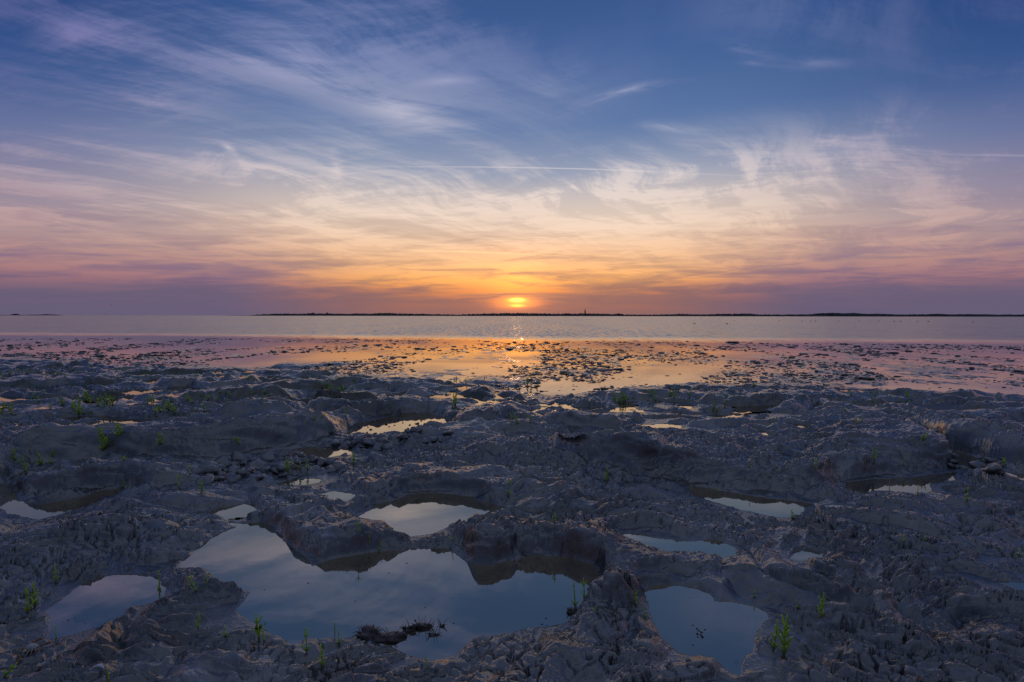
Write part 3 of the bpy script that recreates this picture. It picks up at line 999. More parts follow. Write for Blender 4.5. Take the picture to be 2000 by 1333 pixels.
CRABW = plain('crab_shell', (.42, .42, .40), .4, .3, 120)
CRABB = plain('crab_claw', (.30, .13, .05), .45, .3, 120)
CRABL = plain('crab_leg', (.42, .36, .22), .5, .3, 120)
WEED = plain('dark_seaweed', (.030, .028, .020), .35, .5, 8)


# ------------------------------------------------------------------ shape helpers
class MB:
    def __init__(self):
        self.v, self.f, self.mi = [], [], []

    def tube(self, pts, rads, n=6, cap=True, mi=0):
        base = len(self.v)
        pts = [Vector(p) for p in pts]
        for i, (p, r) in enumerate(zip(pts, rads)):
            t = (pts[min(i + 1, len(pts) - 1)] - pts[max(i - 1, 0)]).normalized()
            a = t.orthogonal().normalized() if i == 0 else (a - t * a.dot(t)).normalized()
            b = t.cross(a)
            for k in range(n):
                q = 2 * math.pi * k / n
                self.v.append(p + (a * math.cos(q) + b * math.sin(q)) * r)
        for i in range(len(pts) - 1):
            for k in range(n):
                self.f.append((base + i * n + k, base + i * n + (k + 1) % n, base + (i + 1) * n + (k + 1) % n, base + (i + 1) * n + k))
                self.mi.append(mi)
        if cap:
            self.f.append(tuple(base + k for k in range(n))[::-1]); self.mi.append(mi)
            self.f.append(tuple(base + (len(pts) - 1) * n + k for k in range(n))); self.mi.append(mi)
        return self

    def box(self, x0, x1, y0, y1, z0, z1, mi=0):
        b = len(self.v)
        self.v += [(x, y, z) for z in (z0, z1) for y in (y0, y1) for x in (x0, x1)]
        for q in ((0, 2, 3, 1), (4, 5, 7, 6), (0, 1, 5, 4), (2, 6, 7, 3), (0, 4, 6, 2), (1, 3, 7, 5)):
            self.f.append(tuple(b + i for i in q)); self.mi.append(mi)
        return self

    def ellipsoid(self, c, r, nu=10, nv=7, jitter=0, seed=0, mi=0, fn=None):
        b = len(self.v)
        rr = random.Random(seed)
        off = (rr.uniform(0, 50), rr.uniform(0, 50))
        for j in range(nv + 1):
            th = math.pi * j / nv
            for i in range(nu):
                ph = 2 * math.pi * i / nu
                d = Vector((math.sin(th) * math.cos(ph), math.sin(th) * math.sin(ph), math.cos(th)))
                k = 1.0
                if jitter:
                    k += jitter * (math.sin(d.x * 3.1 + off[0] + d.z * 2.3) * .5 + math.sin(d.y * 4.3 + off[1] + d.x * 2.0) * .5 + math.sin(d.z * 6 + d.y * 5 + off[0]) * .35)
                p = Vector((d.x * r[0] * k, d.y * r[1] * k, d.z * r[2] * k))
                if fn:
                    p = Vector(fn(p))
                self.v.append(p + Vector(c))
        for j in range(nv):
            for i in range(nu):
                self.f.append((b + j * nu + i, b + (j + 1) * nu + i, b + (j + 1) * nu + (i + 1) % nu, b + j * nu + (i + 1) % nu))
                self.mi.append(mi)
        return self

    def mesh(self, name, mats, smooth=True):
        me = bpy.data.meshes.new(name)
        me.from_pydata([tuple(v) for v in self.v], [], self.f)
        me.update()
        for m in (mats if isinstance(mats, (list, tuple)) else [mats]):
            me.materials.append(m)
        me.polygons.foreach_set('use_smooth', [smooth] * len(me.polygons))
        me.polygons.foreach_set('material_index', self.mi)
        return me

    def build(self, name, mats, parent=None, smooth=True):
        o = bpy.data.objects.new(name, self.mesh(name, mats, smooth))
        COL.objects.link(o)
        if parent:
            o.parent = parent
        return o


def put(name, me, loc, rz=0.0, sc=1.0, tilt=(0, 0), parent=None):
    o = bpy.data.objects.new(name, me)
    COL.objects.link(o)
    o.location = loc
    o.rotation_euler = (tilt[0], tilt[1], rz)
    o.scale = (sc, sc, sc) if not isinstance(sc, tuple) else sc
    if parent:
        o.parent = parent
    return o


# ------------------------------------------------------------------ far shore
D_ISLE = 4000.0


def shore(name, pts, dist, depth, mat, label, seed, z_base=ZS - .5, hs=1.0):
    """a low island: pts are (photo x, height in photo pixels), domed from front to back"""
    k = dist / F_PX
    xs_ = np.arange(pts[0][0], pts[-1][0] + .01, .7 if pts[-1][0] - pts[0][0] > 300 else .5)
    h = np.interp(xs_, [p[0] for p in pts], [p[1] for p in pts]) * hs
    prof = ((0, 0), (.10, .45), (.3, .8), (.5, 1.0), (.75, .85), (1, 0))
    v, f = [], []
    r_ = np.random.RandomState(seed)
    hn = h * (1 + .10 * np.interp(np.arange(len(h)), np.arange(0, len(h), 3), r_.randn(len(range(0, len(h), 3)))))
    for X, H in zip(xs_, hn):
        for a, b in prof:
            v.append(((X - 1000) * k, dist + a * depth, z_base + b * (H * k + .5)))
    n = len(prof)
    for i in range(len(xs_) - 1):
        for j in range(n - 1):
            f.append((i * n + j, (i + 1) * n + j, (i + 1) * n + j + 1, i * n + j + 1))
    o = mesh_obj(name, v, f, mat, smooth=True)
    tag(o, label, kind='structure')
    return o


ISLE = [(470, .2), (479, .6), (484, 1.2), (520, 1.8), (560, 2.0), (600, 2.2), (640, 2.0), (720, 2.2), (735, 2.9), (760, 2.4), (840, 1.8), (890, 1.2), (905, 1.6),
        (960, 2.4), (1000, 3.0), (1060, 2.6), (1100, 2.4), (1145, 2.6), (1200, 2.2), (1230, 1.6), (1300, 1.5), (1350, 2.2), (1380, 1.6), (1430, 2.2), (1490, 2.8), (1500, 1.7), (1560, 1.7),
        (1620, 2.0), (1655, 3.4), (1690, 3.2), (1725, 2.5), (1760, 2.6), (1800, 1.9), (1870, 1.9), (1890, 2.3), (1920, 2.0), (1945, 2.5), (2000, 2.0), (2100, 1.8), (2300, 2.2)]
shore('island', ISLE, D_ISLE, 500.0, DARKVEG, 'long low dark island along the horizon', 3, hs=2.0)
shore('sand_spit', [(438, .15), (446, .45), (470, .5), (490, .5)], D_ISLE - 60, 120.0, DARKVEG, 'thin spit at the left tip of the island', 5)
shore('sandbar', [(-60, .9), (0, .9), (25, .8), (35, .2)], 5200.0, 200.0, SAND, 'brown sandbar on the horizon at the left edge', 6)
shore('far_island', [(41, .6), (46, 1.3), (60, 1.3), (76, 2.0), (84, 1.5), (90, 1.7), (96, .6)], 8800.0, 300.0, DARKVEG, 'pale distant islet right of the sandbar', 7)
shore('far_dune', [(12, .4), (15, 2.0), (18, 2.6), (20, 2.6), (22, .5)], 8600.0, 200.0, DARKVEG, 'pale distant dune above the sandbar', 8)

# the wood on the island reads as one mass
mb = MB()
r_ = random.Random(21)
kI = D_ISLE / F_PX
for i in range(1500):
    X = r_.uniform(484, 2150)
    hpx = np.interp(X, [p[0] for p in ISLE], [p[1] for p in ISLE])
    dens_ = .4 + .6 * math.sin(X * .045) * math.sin(X * .0173 + 1)
    if r_.random() > .35 + .65 * max(0, dens_):
        continue
    rr = r_.uniform(2.2, 5.5)
    a = r_.uniform(.15, .5)
    hpx *= 2.0
    ht = r_.uniform(.0, .45) * (1 + max(0, dens_))
    mb.ellipsoid(((X - 1000) * kI, D_ISLE + a * 500, ZS + hpx * kI * np.interp(a, (.1, .3, .5), (.45, .8, 1)) + ht * 4 - 1), (rr * 1.3, rr, rr), 6, 4, .18, i)
wood = mb.build('island_wood', DARKVEG)
tag(wood, 'dark line of trees and scrub along the island', 'wood', kind='stuff')


def isle_x(px):
    return (px - 1000) * kI


def part(o, name, mb_, mats, smooth=False):
    return mb_.build(name, mats, o, smooth)


def root_at(name, x, y, z=0.0):
    o = bpy.data.objects.new(name, None)
    COL.objects.link(o)
    o.location = (x, y, z)
    return o


# lighthouse
lh = root_at('lighthouse', isle_x(1144.6), D_ISLE + 60, ZS)
prof = [(0, 6.2), (14, 5.4), (30, 4.8), (45, 4.2)]
part(lh, 'tower', MB().tube([(0, 0, z) for z, r in prof], [r for z, r in prof], 16), DBRICK)
gal = part(lh, 'gallery', MB().tube([(0, 0, z) for z in (45, 45.4, 46.0)], [4.3, 6.0, 6.0], 16), IRON)
part(gal, 'railing', MB().tube([(5.8 * math.cos(a), 5.8 * math.sin(a), 47.1) for a in np.linspace(0, 6.283, 25)], [.08] * 25, 5), IRON)
for a in np.linspace(0, 6.283, 13)[:-1]:
    part(gal, 'baluster', MB().tube([(5.8 * math.cos(a), 5.8 * math.sin(a), 46), (5.8 * math.cos(a), 5.8 * math.sin(a), 47.1)], [.06, .06], 5), IRON)
part(lh, 'lantern_room', MB().tube([(0, 0, 46.0), (0, 0, 51)], [3.0, 3.0], 12), PANE)
part(lh, 'dome', MB().tube([(0, 0, 51), (0, 0, 52.2), (0, 0, 53.3), (0, 0, 56)], [3.5, 2.9, 1.1, .2], 12), IRON)
for zz in (12, 24, 36):
    part(lh, 'window', MB().box(-.6, .6, -6.0 + zz * .045, -4.6 + zz * .045, zz, zz + 1.6), PANE)
tag(lh, 'tall slim lighthouse standing above the island trees', 'lighthouse')


def block(px, w, h, z0, label, cat, name, roof='flat', mats=(PLASTER, PANE), floors=4, dy=120, step=None):
    o = root_at(name, isle_x(px), D_ISLE + dy, ZS)
    part(o, 'wall', MB().box(-w / 2, w / 2, 0, 14, 0, z0 + h), mats[0])
    if step:
        part(o, 'stair_tower', MB().box(-step[0] / 2, step[0] / 2, 2, 12, z0 + h, z0 + h + step[1]), mats[0])
    if roof == 'gable':
        m_ = MB()
        m_.v = [(-w / 2 - .5, -.6, z0 + h), (w / 2 + .5, -.6, z0 + h), (w / 2 + .5, 14.6, z0 + h), (-w / 2 - .5, 14.6, z0 + h), (-w / 2, 7, z0 + h + 5), (w / 2, 7, z0 + h + 5)]
        m_.f = [(0, 1, 5, 4), (2, 3, 4, 5), (0, 4, 3), (1, 2, 5), (0, 3, 2, 1)]
        m_.mi = [0] * 5
        part(o, 'roof', m_, DBRICK)
    elif roof == 'spire':
        part(o, 'roof', MB().tube([(0, 7, z0 + h), (0, 7, z0 + h + 2)], [w * .55, w * .4], 8), IRON)
    else:
        part(o, 'roof', MB().box(-w / 2 - .4, w / 2 + .4, -.4, 14.4, z0 + h + .01, z0 + h + .6), IRON)
    n = max(2, int(w / 5))
    for k in range(floors):
        for j in range(n):
            if floors * n > 24 and (j + k) % 2:
                continue
            x = -w / 2 + (j + .5) * w / n
            z = z0 + h - (k + .7) * 3.2
            part(o, 'window', MB().box(x - .9, x + .9, -.15, .2, z - .8, z + .8), mats[1])
    return tag(o, label, cat)


block(599.5, 24, 10, 13, 'pale apartment block rising above the island trees left of the square tower', 'building', 'apartment_block', floors=3, step=(11, 3))
block(628, 9, 13, 12, 'narrow dark square tower on the island, right of the apartment block', 'tower', 'water_tower', roof='spire', mats=(DBRICK, PANE), floors=3)
block(591, 14, 5, 12, 'low dark house touching the left side of the apartment block', 'house', 'gabled_house', roof='gable', mats=(DBRICK, PANE), floors=1)
block(1174, 13, 8, 12, 'small square building on the island right of the lighthouse', 'building', 'square_building', mats=(DBRICK, PANE), floors=2)
block(1214, 28, 8, 13, 'wide flat building on the island, right of the small square one', 'building', 'flat_roofed_hall', mats=(DBRICK, PANE), floors=2)
block(1221.5, 10, 6, 13, 'low annex beside the wide flat building', 'building', 'annex', mats=(DBRICK, PANE), floors=1)
block(1087, 16, 3, 2, 'low pale house on the island shore left of the lighthouse', 'house', 'shore_house', mats=(PLASTER, PANE), floors=1, dy=-4)
block(893, 18, 2.5, 2, 'low pale house in the gap of the trees left of the sun', 'house', 'shore_house', mats=(PLASTER, PANE), floors=1, dy=-4)
block(612, 9, 3, 2, 'low pale house on the shore under the apartment block', 'house', 'shore_house', mats=(PLASTER, PANE), floors=1, dy=-4)
# channel marker
bm_ = root_at('channel_marker', *(np.array(ground(208, 618.0, ZS)) * 0 + np.array(((208 - 1000) * 1.5, 1500.0))), ZS)
part(bm_, 'pole', MB().tube([(0, 0, -.5), (0, 0, 4)], [.5, .35], 8), IRON)
part(bm_, 'top_mark', MB().tube([(0, 0, 3.4), (0, 0, 4.6), (0, 0, 4.8)], [.9, .5, .1], 8), IRON)
tag(bm_, 'tiny channel marker on the horizon right of the pale islet', 'marker')


# ------------------------------------------------------------------ sea birds
def gull_body(nm):
    st = [(-.24, .010, .10, .018), (-.20, .03, .095, .03), (-.10, .065, .07, .055), (0, .08, .055, .07), (.08, .07, .065, .065), (.13, .045, .10, .045),
          (.155, .034, .145, .036), (.175, .036, .175, .036), (.20, .030, .185, .030), (.222, .012, .18, .012)]
    m_ = MB()
    n = 10
    for X, ry, zc, rz_ in st:
        for k in range(n):
            q = 2 * math.pi * k / n
            m_.v.append((X, ry * math.cos(q), zc + rz_ * math.sin(q)))
    for i in range(len(st) - 1):
        for k in range(n):
            m_.f.append((i * n + k, i * n + (k + 1) % n, (i + 1) * n + (k + 1) % n, (i + 1) * n + k)); m_.mi.append(0)
    m_.f.append(tuple(range(n))[::-1]); m_.mi.append(0)
    m_.f.append(tuple((len(st) - 1) * n + k for k in range(n))); m_.mi.append(0)
    return m_.mesh(nm, GREYF)


GULL = gull_body('gull_body')
WINGF = MB().ellipsoid((-.06, 0, 0), (.17, .018, .045), 10, 6).mesh('folded_wing', DARKF)
BEAKM = MB().tube([(.215, 0, .182), (.25, 0, .178), (.268, 0, .170)], [.009, .007, .002], 6).mesh('beak', BEAK)


def gull(px, py, sc, rz, label, name='gull'):
    p = ground(px, py, ZS)
    o = put(name, GULL, (p[0], p[1], ZS - .03), rz, sc)
    for s_ in (-1, 1):
        w_ = put('wing', WINGF, (0, s_ * .066, .085), parent=o)
        w_.rotation_euler = (0, R(8), 0)
    put('beak', BEAKM, (0, 0, 0), parent=o)
    return tag(o, label, 'bird', 'gulls floating on the sea')


gull(1356, 632.5, 1.0, R(185), 'left of two larger gulls floating on the sea right of the lighthouse')
gull(1419.5, 633, 1.0, R(178), 'right of two larger gulls floating on the sea right of the lighthouse')
for i, (px, py) in enumerate(((1433, 625.6), (1522, 626.2), (1566, 626.4), (1583, 626.6), (1593, 626.4), (1637, 626.6), (1678, 626.4), (1699, 626.5), (1716, 626.5), (1746, 627), (1759, 627), (1792, 627.2), (1813, 627.2), (1900, 628))):
    gull(px, py + .6, rng.uniform(.9, 1.15), R(rng.uniform(150, 210)), ORD[i] + ' of the small far gulls, counted from left, right of the two larger gulls' if i else 'leftmost of the small far gulls, just right of the two larger gulls')


def flying(px, py, dist, span, label, bank):
    d = sky_dir(px, py)
    p = d * (dist / d[1])
    o = put('flying_gull', GULL, (p[0], p[1], p[2] + CAM_Z), R(180), span / 1.1)
    for s_ in (-1, 1):
        pts = [(0, 0, .09), (.04, s_ * .2, .17), (.02, s_ * .36, .15), (-.06, s_ * .58, .10)]
        m_ = MB()
        for i, (X, Y, Z) in enumerate(pts):
            c = (.17, .16, .12, .02)[i]
            for dx_, dz_ in ((c * .4, 0), (0, .014), (-c * .6, 0), (0, -.008)):
                m_.v.append((X + dx_, Y, Z + dz_))
        for i in range(3):
            for k in range(4):
                m_.f.append((i * 4 + k, i * 4 + (k + 1) % 4, i * 4 + 4 + (k + 1) % 4, i * 4 + 4 + k)); m_.mi.append(0)
        m_.f.append((12, 13, 14, 15)); m_.mi.append(0)
        m_.build('wing', DARKF, o)
    put('beak', BEAKM, (0, 0, 0), parent=o)
    o.rotation_euler = (R(bank), 0, R(180))
    return tag(o, label, 'bird')


flying(217, 598, 230, 1.35, 'tiny gull gliding low above the horizon at far left', 8)
flying(150, 603, 330, 1.2, 'fainter gull gliding left of the other far left gull', -6)
flying(1777, 578, 260, 1.1, 'tiny gull flying above the right part of the island', 10)


# ------------------------------------------------------------------ glasswort
def jointed(m_, p0, dir_, length, r0, rnd, joints=None):
    joints = joints or max(3, int(length / .011))
    pts, rads = [], []
    d = Vector(dir_).normalized()
    p = Vector(p0)
    for j in range(joints):
        t = j / joints
        r = r0 * (1 - .45 * t)
        pts += [p.copy(), p + d * (length / joints * .55)]
        rads += [r * .78, r * 1.12]
        p = p + d * (length / joints)
        d = (d + Vector((rnd.uniform(-.07, .07), rnd.uniform(-.07, .07), .10))).normalized()
    pts.append(p)
    rads.append(r0 * .35)
    m_.tube(pts, rads, 6)
    return pts


def glasswort_branches(seed, h, nb):
    rnd = random.Random(seed)
    out = []
    for i in range(nb):
        z = h * (.10 + .52 * (i // 2) / max(1, (nb - 1) // 2))
        a = (i % 2) * math.pi + (i // 2) * 1.35 + rnd.uniform(-.4, .4)
        L = h * rnd.uniform(.20, .38) * (1 - .45 * z / h)
        out.append((z, a, L))
    return out


PLANT = []           # (stem mesh, [(branch mesh)], whole mesh)
for i in range(9):
    rnd = random.Random(70 + i)
    h = .10
    nb = (5, 7, 4, 8, 2, 6, 9, 0, 3)[i]
    lean = Vector((rnd.uniform(-.12, .12), rnd.uniform(-.12, .12), 1))
    stem = MB()
    pts = jointed(stem, (0, 0, -.006), lean, h, .0031, rnd)
    whole = MB()
    whole.v, whole.f, whole.mi = list(stem.v), list(stem.f), list(stem.mi)
    brs = []
    for z, a, L in glasswort_branches(200 + i, h, nb):
        b_ = MB()
        q = min(pts, key=lambda v: abs(v.z - z))
        st_ = rnd.getstate()
        jointed(b_, q, (math.cos(a) * .75, math.sin(a) * .75, 1), L, .0027, rnd)
        rnd.setstate(st_)
        jointed(whole, q, (math.cos(a) * .75, math.sin(a) * .75, 1), L, .0027, rnd)
        brs.append(b_.mesh('branch', GREEN))
    PLANT.append((stem.mesh('glasswort_stem', GREEN), brs, whole.mesh('glasswort_whole', GREEN)))


def near_plant(px, py, hpx, kind, label, tilt=0.0, rz=None):
    (x, y, z), = surf(px, py)
    h = hpx / F_PX * math.hypot(y, CAM_Z - z) * 1.12
    stem, brs, _ = PLANT[kind]
    o = put('glasswort', stem, (x, y, z - .004), rng.uniform(0, 6.28) if rz is None else rz, h / .10 * .98, (0, tilt))
    o.scale = (max(h / .10, .75) * 1.05, max(h / .10, .75) * 1.05, h / .10)
    for b_ in brs:
        put('branch', b_, (0, 0, 0), parent=o)
    return tag(o, label, 'plant', 'glasswort plants on the mud')


for a in (
    (110, 1140, 34, 0, 'branching green glasswort on the rim above the lower left pool'),
    (57, 1200, 46, 2, 'slim green glasswort left of the lower left pool, front one of two'),
    (69, 1187, 46, 5, 'green glasswort left of the lower left pool, rear one of two'),
    (110, 1252, 26, 7, 'single bare glasswort shoot at the near tip of the lower left pool'),
    (312, 1160, 40, 4, 'thin glasswort standing in the right end of the lower left pool'),
    (371, 1156, 28, 2, 'short glasswort left of a pair on the spit between the two left pools'),
    (388, 1160, 30, 0, 'bushy glasswort in the middle of the spit between the two left pools', .35),
    (403, 1150, 24, 8, 'leaning glasswort right on the spit between the two left pools', .45),
    (388, 1233, 30, 5, 'small glasswort on the cracked mud left of the largest pool'),
    (441, 1246, 20, 8, 'very small glasswort on smooth mud near the left shore of the largest pool'),
    (507, 1262, 48, 3, 'bushy glasswort on the lower left shore of the largest pool'),
    (517, 1254, 28, 8, 'reddish small glasswort right behind the bushy one on the lower left shore'),
    (599, 1277, 44, 2, 'upright glasswort at the bottom shore of the largest pool'),
    (655, 1246, 28, 7, 'bare shoot in the bottom edge of the largest pool, rear of two'),
    (664, 1262, 26, 4, 'shoot with red foot at the bottom of the largest pool, front of two'),
    (630, 1316, 42, 5, 'glasswort at the bottom edge of the picture below the largest pool'),
    (213, 1338, 28, 7, 'shoot tip cut by the bottom edge, near the white feather'),
    (6, 1325, 36, 6, 'leaning glasswort in the bottom left corner', .8, 0.0),
    (700, 1047, 26, 2, 'small glasswort on the lump between largest and cream pools, leftmost'),
    (722, 1067, 18, 4, 'tiny glasswort on the lump face above the largest pool'),
    (738, 1078, 22, 8, 'bent glasswort low on the lump face, rightmost on that lump', .3),
    (884, 1058, 20, 4, 'tiny glasswort on the ridge right behind the largest pool'),
    (993, 972, 36, 2, 'thin glasswort right of the cream reflecting pool'),
    (1084, 1026, 22, 6, 'low bushy glasswort on the flat right of the cream pool'),
    (1185, 942, 30, 3, 'bushy glasswort on the near lip of the trench'),
    (1124, 1188, 46, 4, 'tall shoot at the right shore of the largest pool, left of two'),
    (1141, 1170, 36, 2, 'tall shoot at the right shore of the largest pool, right of two'),
    (1158, 1194, 14, 8, 'tiny yellowish shoot just right of the tall pair at the right shore', .4),
    (1243, 1189, 32, 5, 'glasswort with red foot left of the pool with the row of crumbs'),
    (1262, 1207, 20, 8, 'small reddish shoot at the left shore of the pool with the row of crumbs', .2),
    (1350, 966, 22, 7, 'single shoot on the lip of the dark trench, right of the bushy one'),
    (1303, 957, 14, 4, 'tiny shoot on the lip of the dark trench'),
    (1400, 974, 22, 2, 'shoot standing beside the bright end of the trench water'),
    (1447, 982, 18, 4, 'thin shoot in front of the bright end of the trench water'),
    (1547, 1014, 20, 6, 'low yellow green glasswort beyond the bright end of the trench water'),
    (1604, 1208, 44, 3, 'bushy glasswort on the mud right of the pool with the row of crumbs'),
    (1558, 1194, 14, 4, 'tiny shoot left of the bushy glasswort on the right mud'),
    (1510, 1272, 58, 0, 'tall glasswort at the right shore of the lower right pool, left of two'),
    (1532, 1284, 74, 3, 'tallest glasswort, with yellow foot, at the right shore of the lower right pool'),
    (1472, 1168, 14, 8, 'tiny shoot above the far corner of the lower right pool'),
    (834, 1308, 24, 7, 'single shoot on a small hump at the bottom centre'),
    (795, 1262, 22, 4, 'shoot in the water beside the dark dead tuft'),
    (762, 1240, 26, 8, 'green shoot growing on the dark dead tuft'),
    (1766, 1060, 14, 8, 'tiny yellow shoot on the cracked slope at right, left of two'),
    (1806, 1055, 14, 4, 'tiny reddish shoot on the cracked slope at right, right of two'),
    (1707, 906, 32, 3, 'spiky glasswort on the mound behind the gully mouth pool'),
    (1593, 921, 24, 5, 'dark bushy glasswort on the right end of the overhanging bank'),
    (1465, 911, 18, 8, 'small yellowish glasswort on the face of the overhanging bank'),
    (1765, 914, 16, 5, 'small glasswort right of the spiky one on the mound'),
    (1890, 982, 30, 2, 'thin glasswort on the hummock right of the gully mouth pool'),
    (1792, 965, 16, 4, 'tiny shoot in front of the gully mouth pool'),
    (1737, 958, 18, 7, 'bare shoot at the near shore of the gully mouth pool'),
    (1331, 892, 16, 2, 'tiny shoot on the crest of the overhanging bank'),
    (1990, 1085, 14, 8, 'tiny shoot at the right edge on the cracked slope'),
    (50, 928, 34, 5, 'yellow green glasswort on the left end of the undercut hummock'),
    (243, 956, 18, 6, 'low glasswort over the dark hole of the undercut hummock'),
    (350, 955, 28, 2, 'slim glasswort on the mud right of the undercut hummock'),
    (395, 963, 26, 6, 'low bushy grassy glasswort left of the clod channel'),
    (563, 925, 30, 3, 'bushy glasswort at the near edge of the clod channel'),
    (690, 912, 26, 6, 'low bushy glasswort at the right end of the clod channel'),
    (372, 930, 22, 2, 'small glasswort at the left end of the clod channel'),
):
    near_plant(*a)

# patches further off: (x0, x1, y0, y1, count, height in photo pixels, where they grow)
PATCH = [
    (0, 40, 795, 812, 6, 20, 'green glasswort at the left edge beside a far puddle'),
    (40, 130, 770, 805, 6, 14, 'small glasswort on the far left flat'),
    (142, 172, 782, 800, 6, 24, 'tall glasswort clump in the middle of the far left flat'),
    (172, 222, 782, 800, 12, 20, 'glasswort in the long green row on the far left flat'),
    (60, 160, 800, 812, 4, 16, 'short glasswort in front of the far left puddle'),
    (150, 180, 808, 816, 5, 18, 'glasswort clump below the long green row'),
    (270, 350, 780, 810, 16, 17, 'glasswort scattered on the dark ridge behind the long left bank'),
    (350, 420, 775, 806, 10, 15, 'glasswort on the pale flat behind the long left bank'),
    (300, 345, 800, 812, 7, 18, 'glasswort tufts below the dark ridge'),
    (420, 575, 768, 790, 10, 12, 'glasswort along the creek ending in the orange pool'),
    (630, 700, 755, 775, 12, 14, 'glasswort on the bar above the orange pool'),
    (640, 700, 760, 768, 6, 12, 'glasswort tip on the low rise above the orange pool'),
    (0, 130, 728, 740, 16, 9, 'tiny far glasswort along the dark left bar'),
    (130, 320, 722, 745, 18, 8, 'tiny far glasswort on the low left ridges'),
    (320, 560, 728, 750, 16, 8, 'tiny far glasswort left of the middle creek'),
    (560, 780, 730, 752, 14, 9, 'tiny far glasswort on the bar left of the sun path'),
    (880, 990, 738, 752, 10, 10, 'tiny far glasswort on the dark islet in the sun path'),
    (1030, 1050, 752, 762, 3, 20, 'glasswort standing against the sun path'),
    (1195, 1225, 775, 790, 9, 20, 'bushy green glasswort on the left tip of the far platform'),
    (1225, 1330, 765, 790, 16, 15, 'glasswort scattered on the far platform crest'),
    (1330, 1460, 762, 780, 12, 10, 'small glasswort on the far platform right of the crest'),
    (1380, 1425, 795, 808, 4, 16, 'glasswort left of the two puddles on the right flat'),
    (1660, 1800, 770, 790, 12, 12, 'small glasswort on the far platform edge at right'),
    (1670, 1690, 820, 828, 3, 12, 'glasswort on the knoll beside the right flat'),
    (985, 1040, 815, 832, 5, 18, 'glasswort in the cleft between the two middle mounds'),
    (880, 895, 790, 802, 3, 26, 'glasswort above the shallow bright pool'),
    (195, 215, 860, 888, 5, 34, 'tall glasswort on the face of the long left bank'),
    (226, 238, 850, 870, 2, 30, 'glasswort on the crest of the long left bank beside its puddle'),
    (300, 315, 862, 882, 2, 22, 'glasswort on the face of the long left bank below its puddle'),
    (30, 120, 890, 915, 6, 26, 'glasswort at the shaded foot of the long left bank'),
    (235, 255, 900, 912, 4, 16, 'glasswort behind the undercut hummock'),
    (455, 480, 850, 870, 3, 16, 'glasswort on the face of the long bank near its middle'),
    (600, 680, 800, 830, 6, 14, 'dark glasswort on the right end of the long left bank'),
    (560, 640, 905, 925, 6, 18, 'glasswort among the mud clods of the channel'),
    (1790, 1810, 855, 862, 2, 22, 'glasswort beside the puddle inside the right gully'),
    (1960, 2000, 890, 910, 4, 16, 'glasswort on the far wall of the right gully'),
    (1640, 1670, 800, 812, 3, 10, 'tiny glasswort near the right mound top'),
    (1440, 1480, 752, 758, 4, 9, 'tiny glasswort at the water edge of the far platform'),
]
for x0, x1, y0, y1, n, hp, lab in PATCH:
    row = []
    for i in range(n):
        px, py = rng.uniform(x0, x1), rng.uniform(y0, y1)
        (x, y, z), = surf(px, py)
        h = hp * rng.uniform(.55, 1.1) / F_PX * math.hypot(y, CAM_Z - z)
        h = min(h, .24)
        o = put('glasswort', PLANT[rng.choice((0, 1, 2, 3, 5, 6, 8))][2], (x, y, z - .006), rng.uniform(0, 6.28), 1, (rng.uniform(-.12, .12), rng.uniform(-.12, .12)))
        o.scale = (h / .10 * 1.3 + .35, h / .10 * 1.3 + .35, h / .10)
        row.append(o)
    tag_row(row, lab, 'plant', lab)

# ------------------------------------------------------------------ mud clods in the channel and lumps on the flats
CLOD = []
for i in range(7):
    def squash(p, s_=i):
        return (p.x, p.y, p.z * (.9 if p.z > 0 else .5))
    CLOD.append(MB().ellipsoid((0, 0, 0), (1, .85, .66), 14, 9, .44, 300 + i, fn=squash).mesh('mud_clod', MUD))
CL = [
    (400, 480, 905, 945, 16, .050, 'rounded wet clod at the left end of the clod channel'),
    (470, 570, 890, 935, 24, .050, 'rounded wet clod in the middle of the clod channel'),
    (560, 680, 880, 915, 26, .042, 'wet clod at the right end of the clod channel'),
    (640, 760, 845, 880, 22, .035, 'wet clod on the near shore of the shallow bright pool'),
    (770, 890, 838, 862, 14, .030, 'small clod right of the shallow bright pool'),
    (1850, 1960, 885, 915, 16, .030, 'small clod in the wet bottom of the right gully'),
]
for x0, x1, y0, y1, n, r0, lab in CL:
    row = []
    for i in range(n):
        (x, y, z), = surf(rng.uniform(x0, x1), rng.uniform(y0, y1))
        r = r0 * rng.uniform(.5, 1.6)
        o = put('mud_clod', rng.choice(CLOD), (x, y, z - r * .28), rng.uniform(0, 6.28), r * 1.25, (rng.uniform(-.2, .2), rng.uniform(-.2, .2)))
        row.append(o)
    tag_row(row, lab, 'mud clod', lab)
# crumbs standing in the shallow bright pool
crumbs = []
for i in range(46):
    p = ground(rng.gauss(790, 60), rng.uniform(815, 856), -.02)
    if not inside(np.array([p[0]]), np.array([p[1]]), POOLW[15][4])[0]:
        continue
    r = rng.uniform(.008, .022)
    o = put('mud_crumb', rng.choice(CLOD), (p[0], p[1], -.02 + r * .1), rng.uniform(0, 6.28), r)
    crumbs.append(o)
tag_row(crumbs[:26], 'dark crumb standing in the shallow bright pool', 'mud crumb', 'crumbs in the shallow bright pool')
for o in crumbs[26:]:
    bpy.data.objects.remove(o)

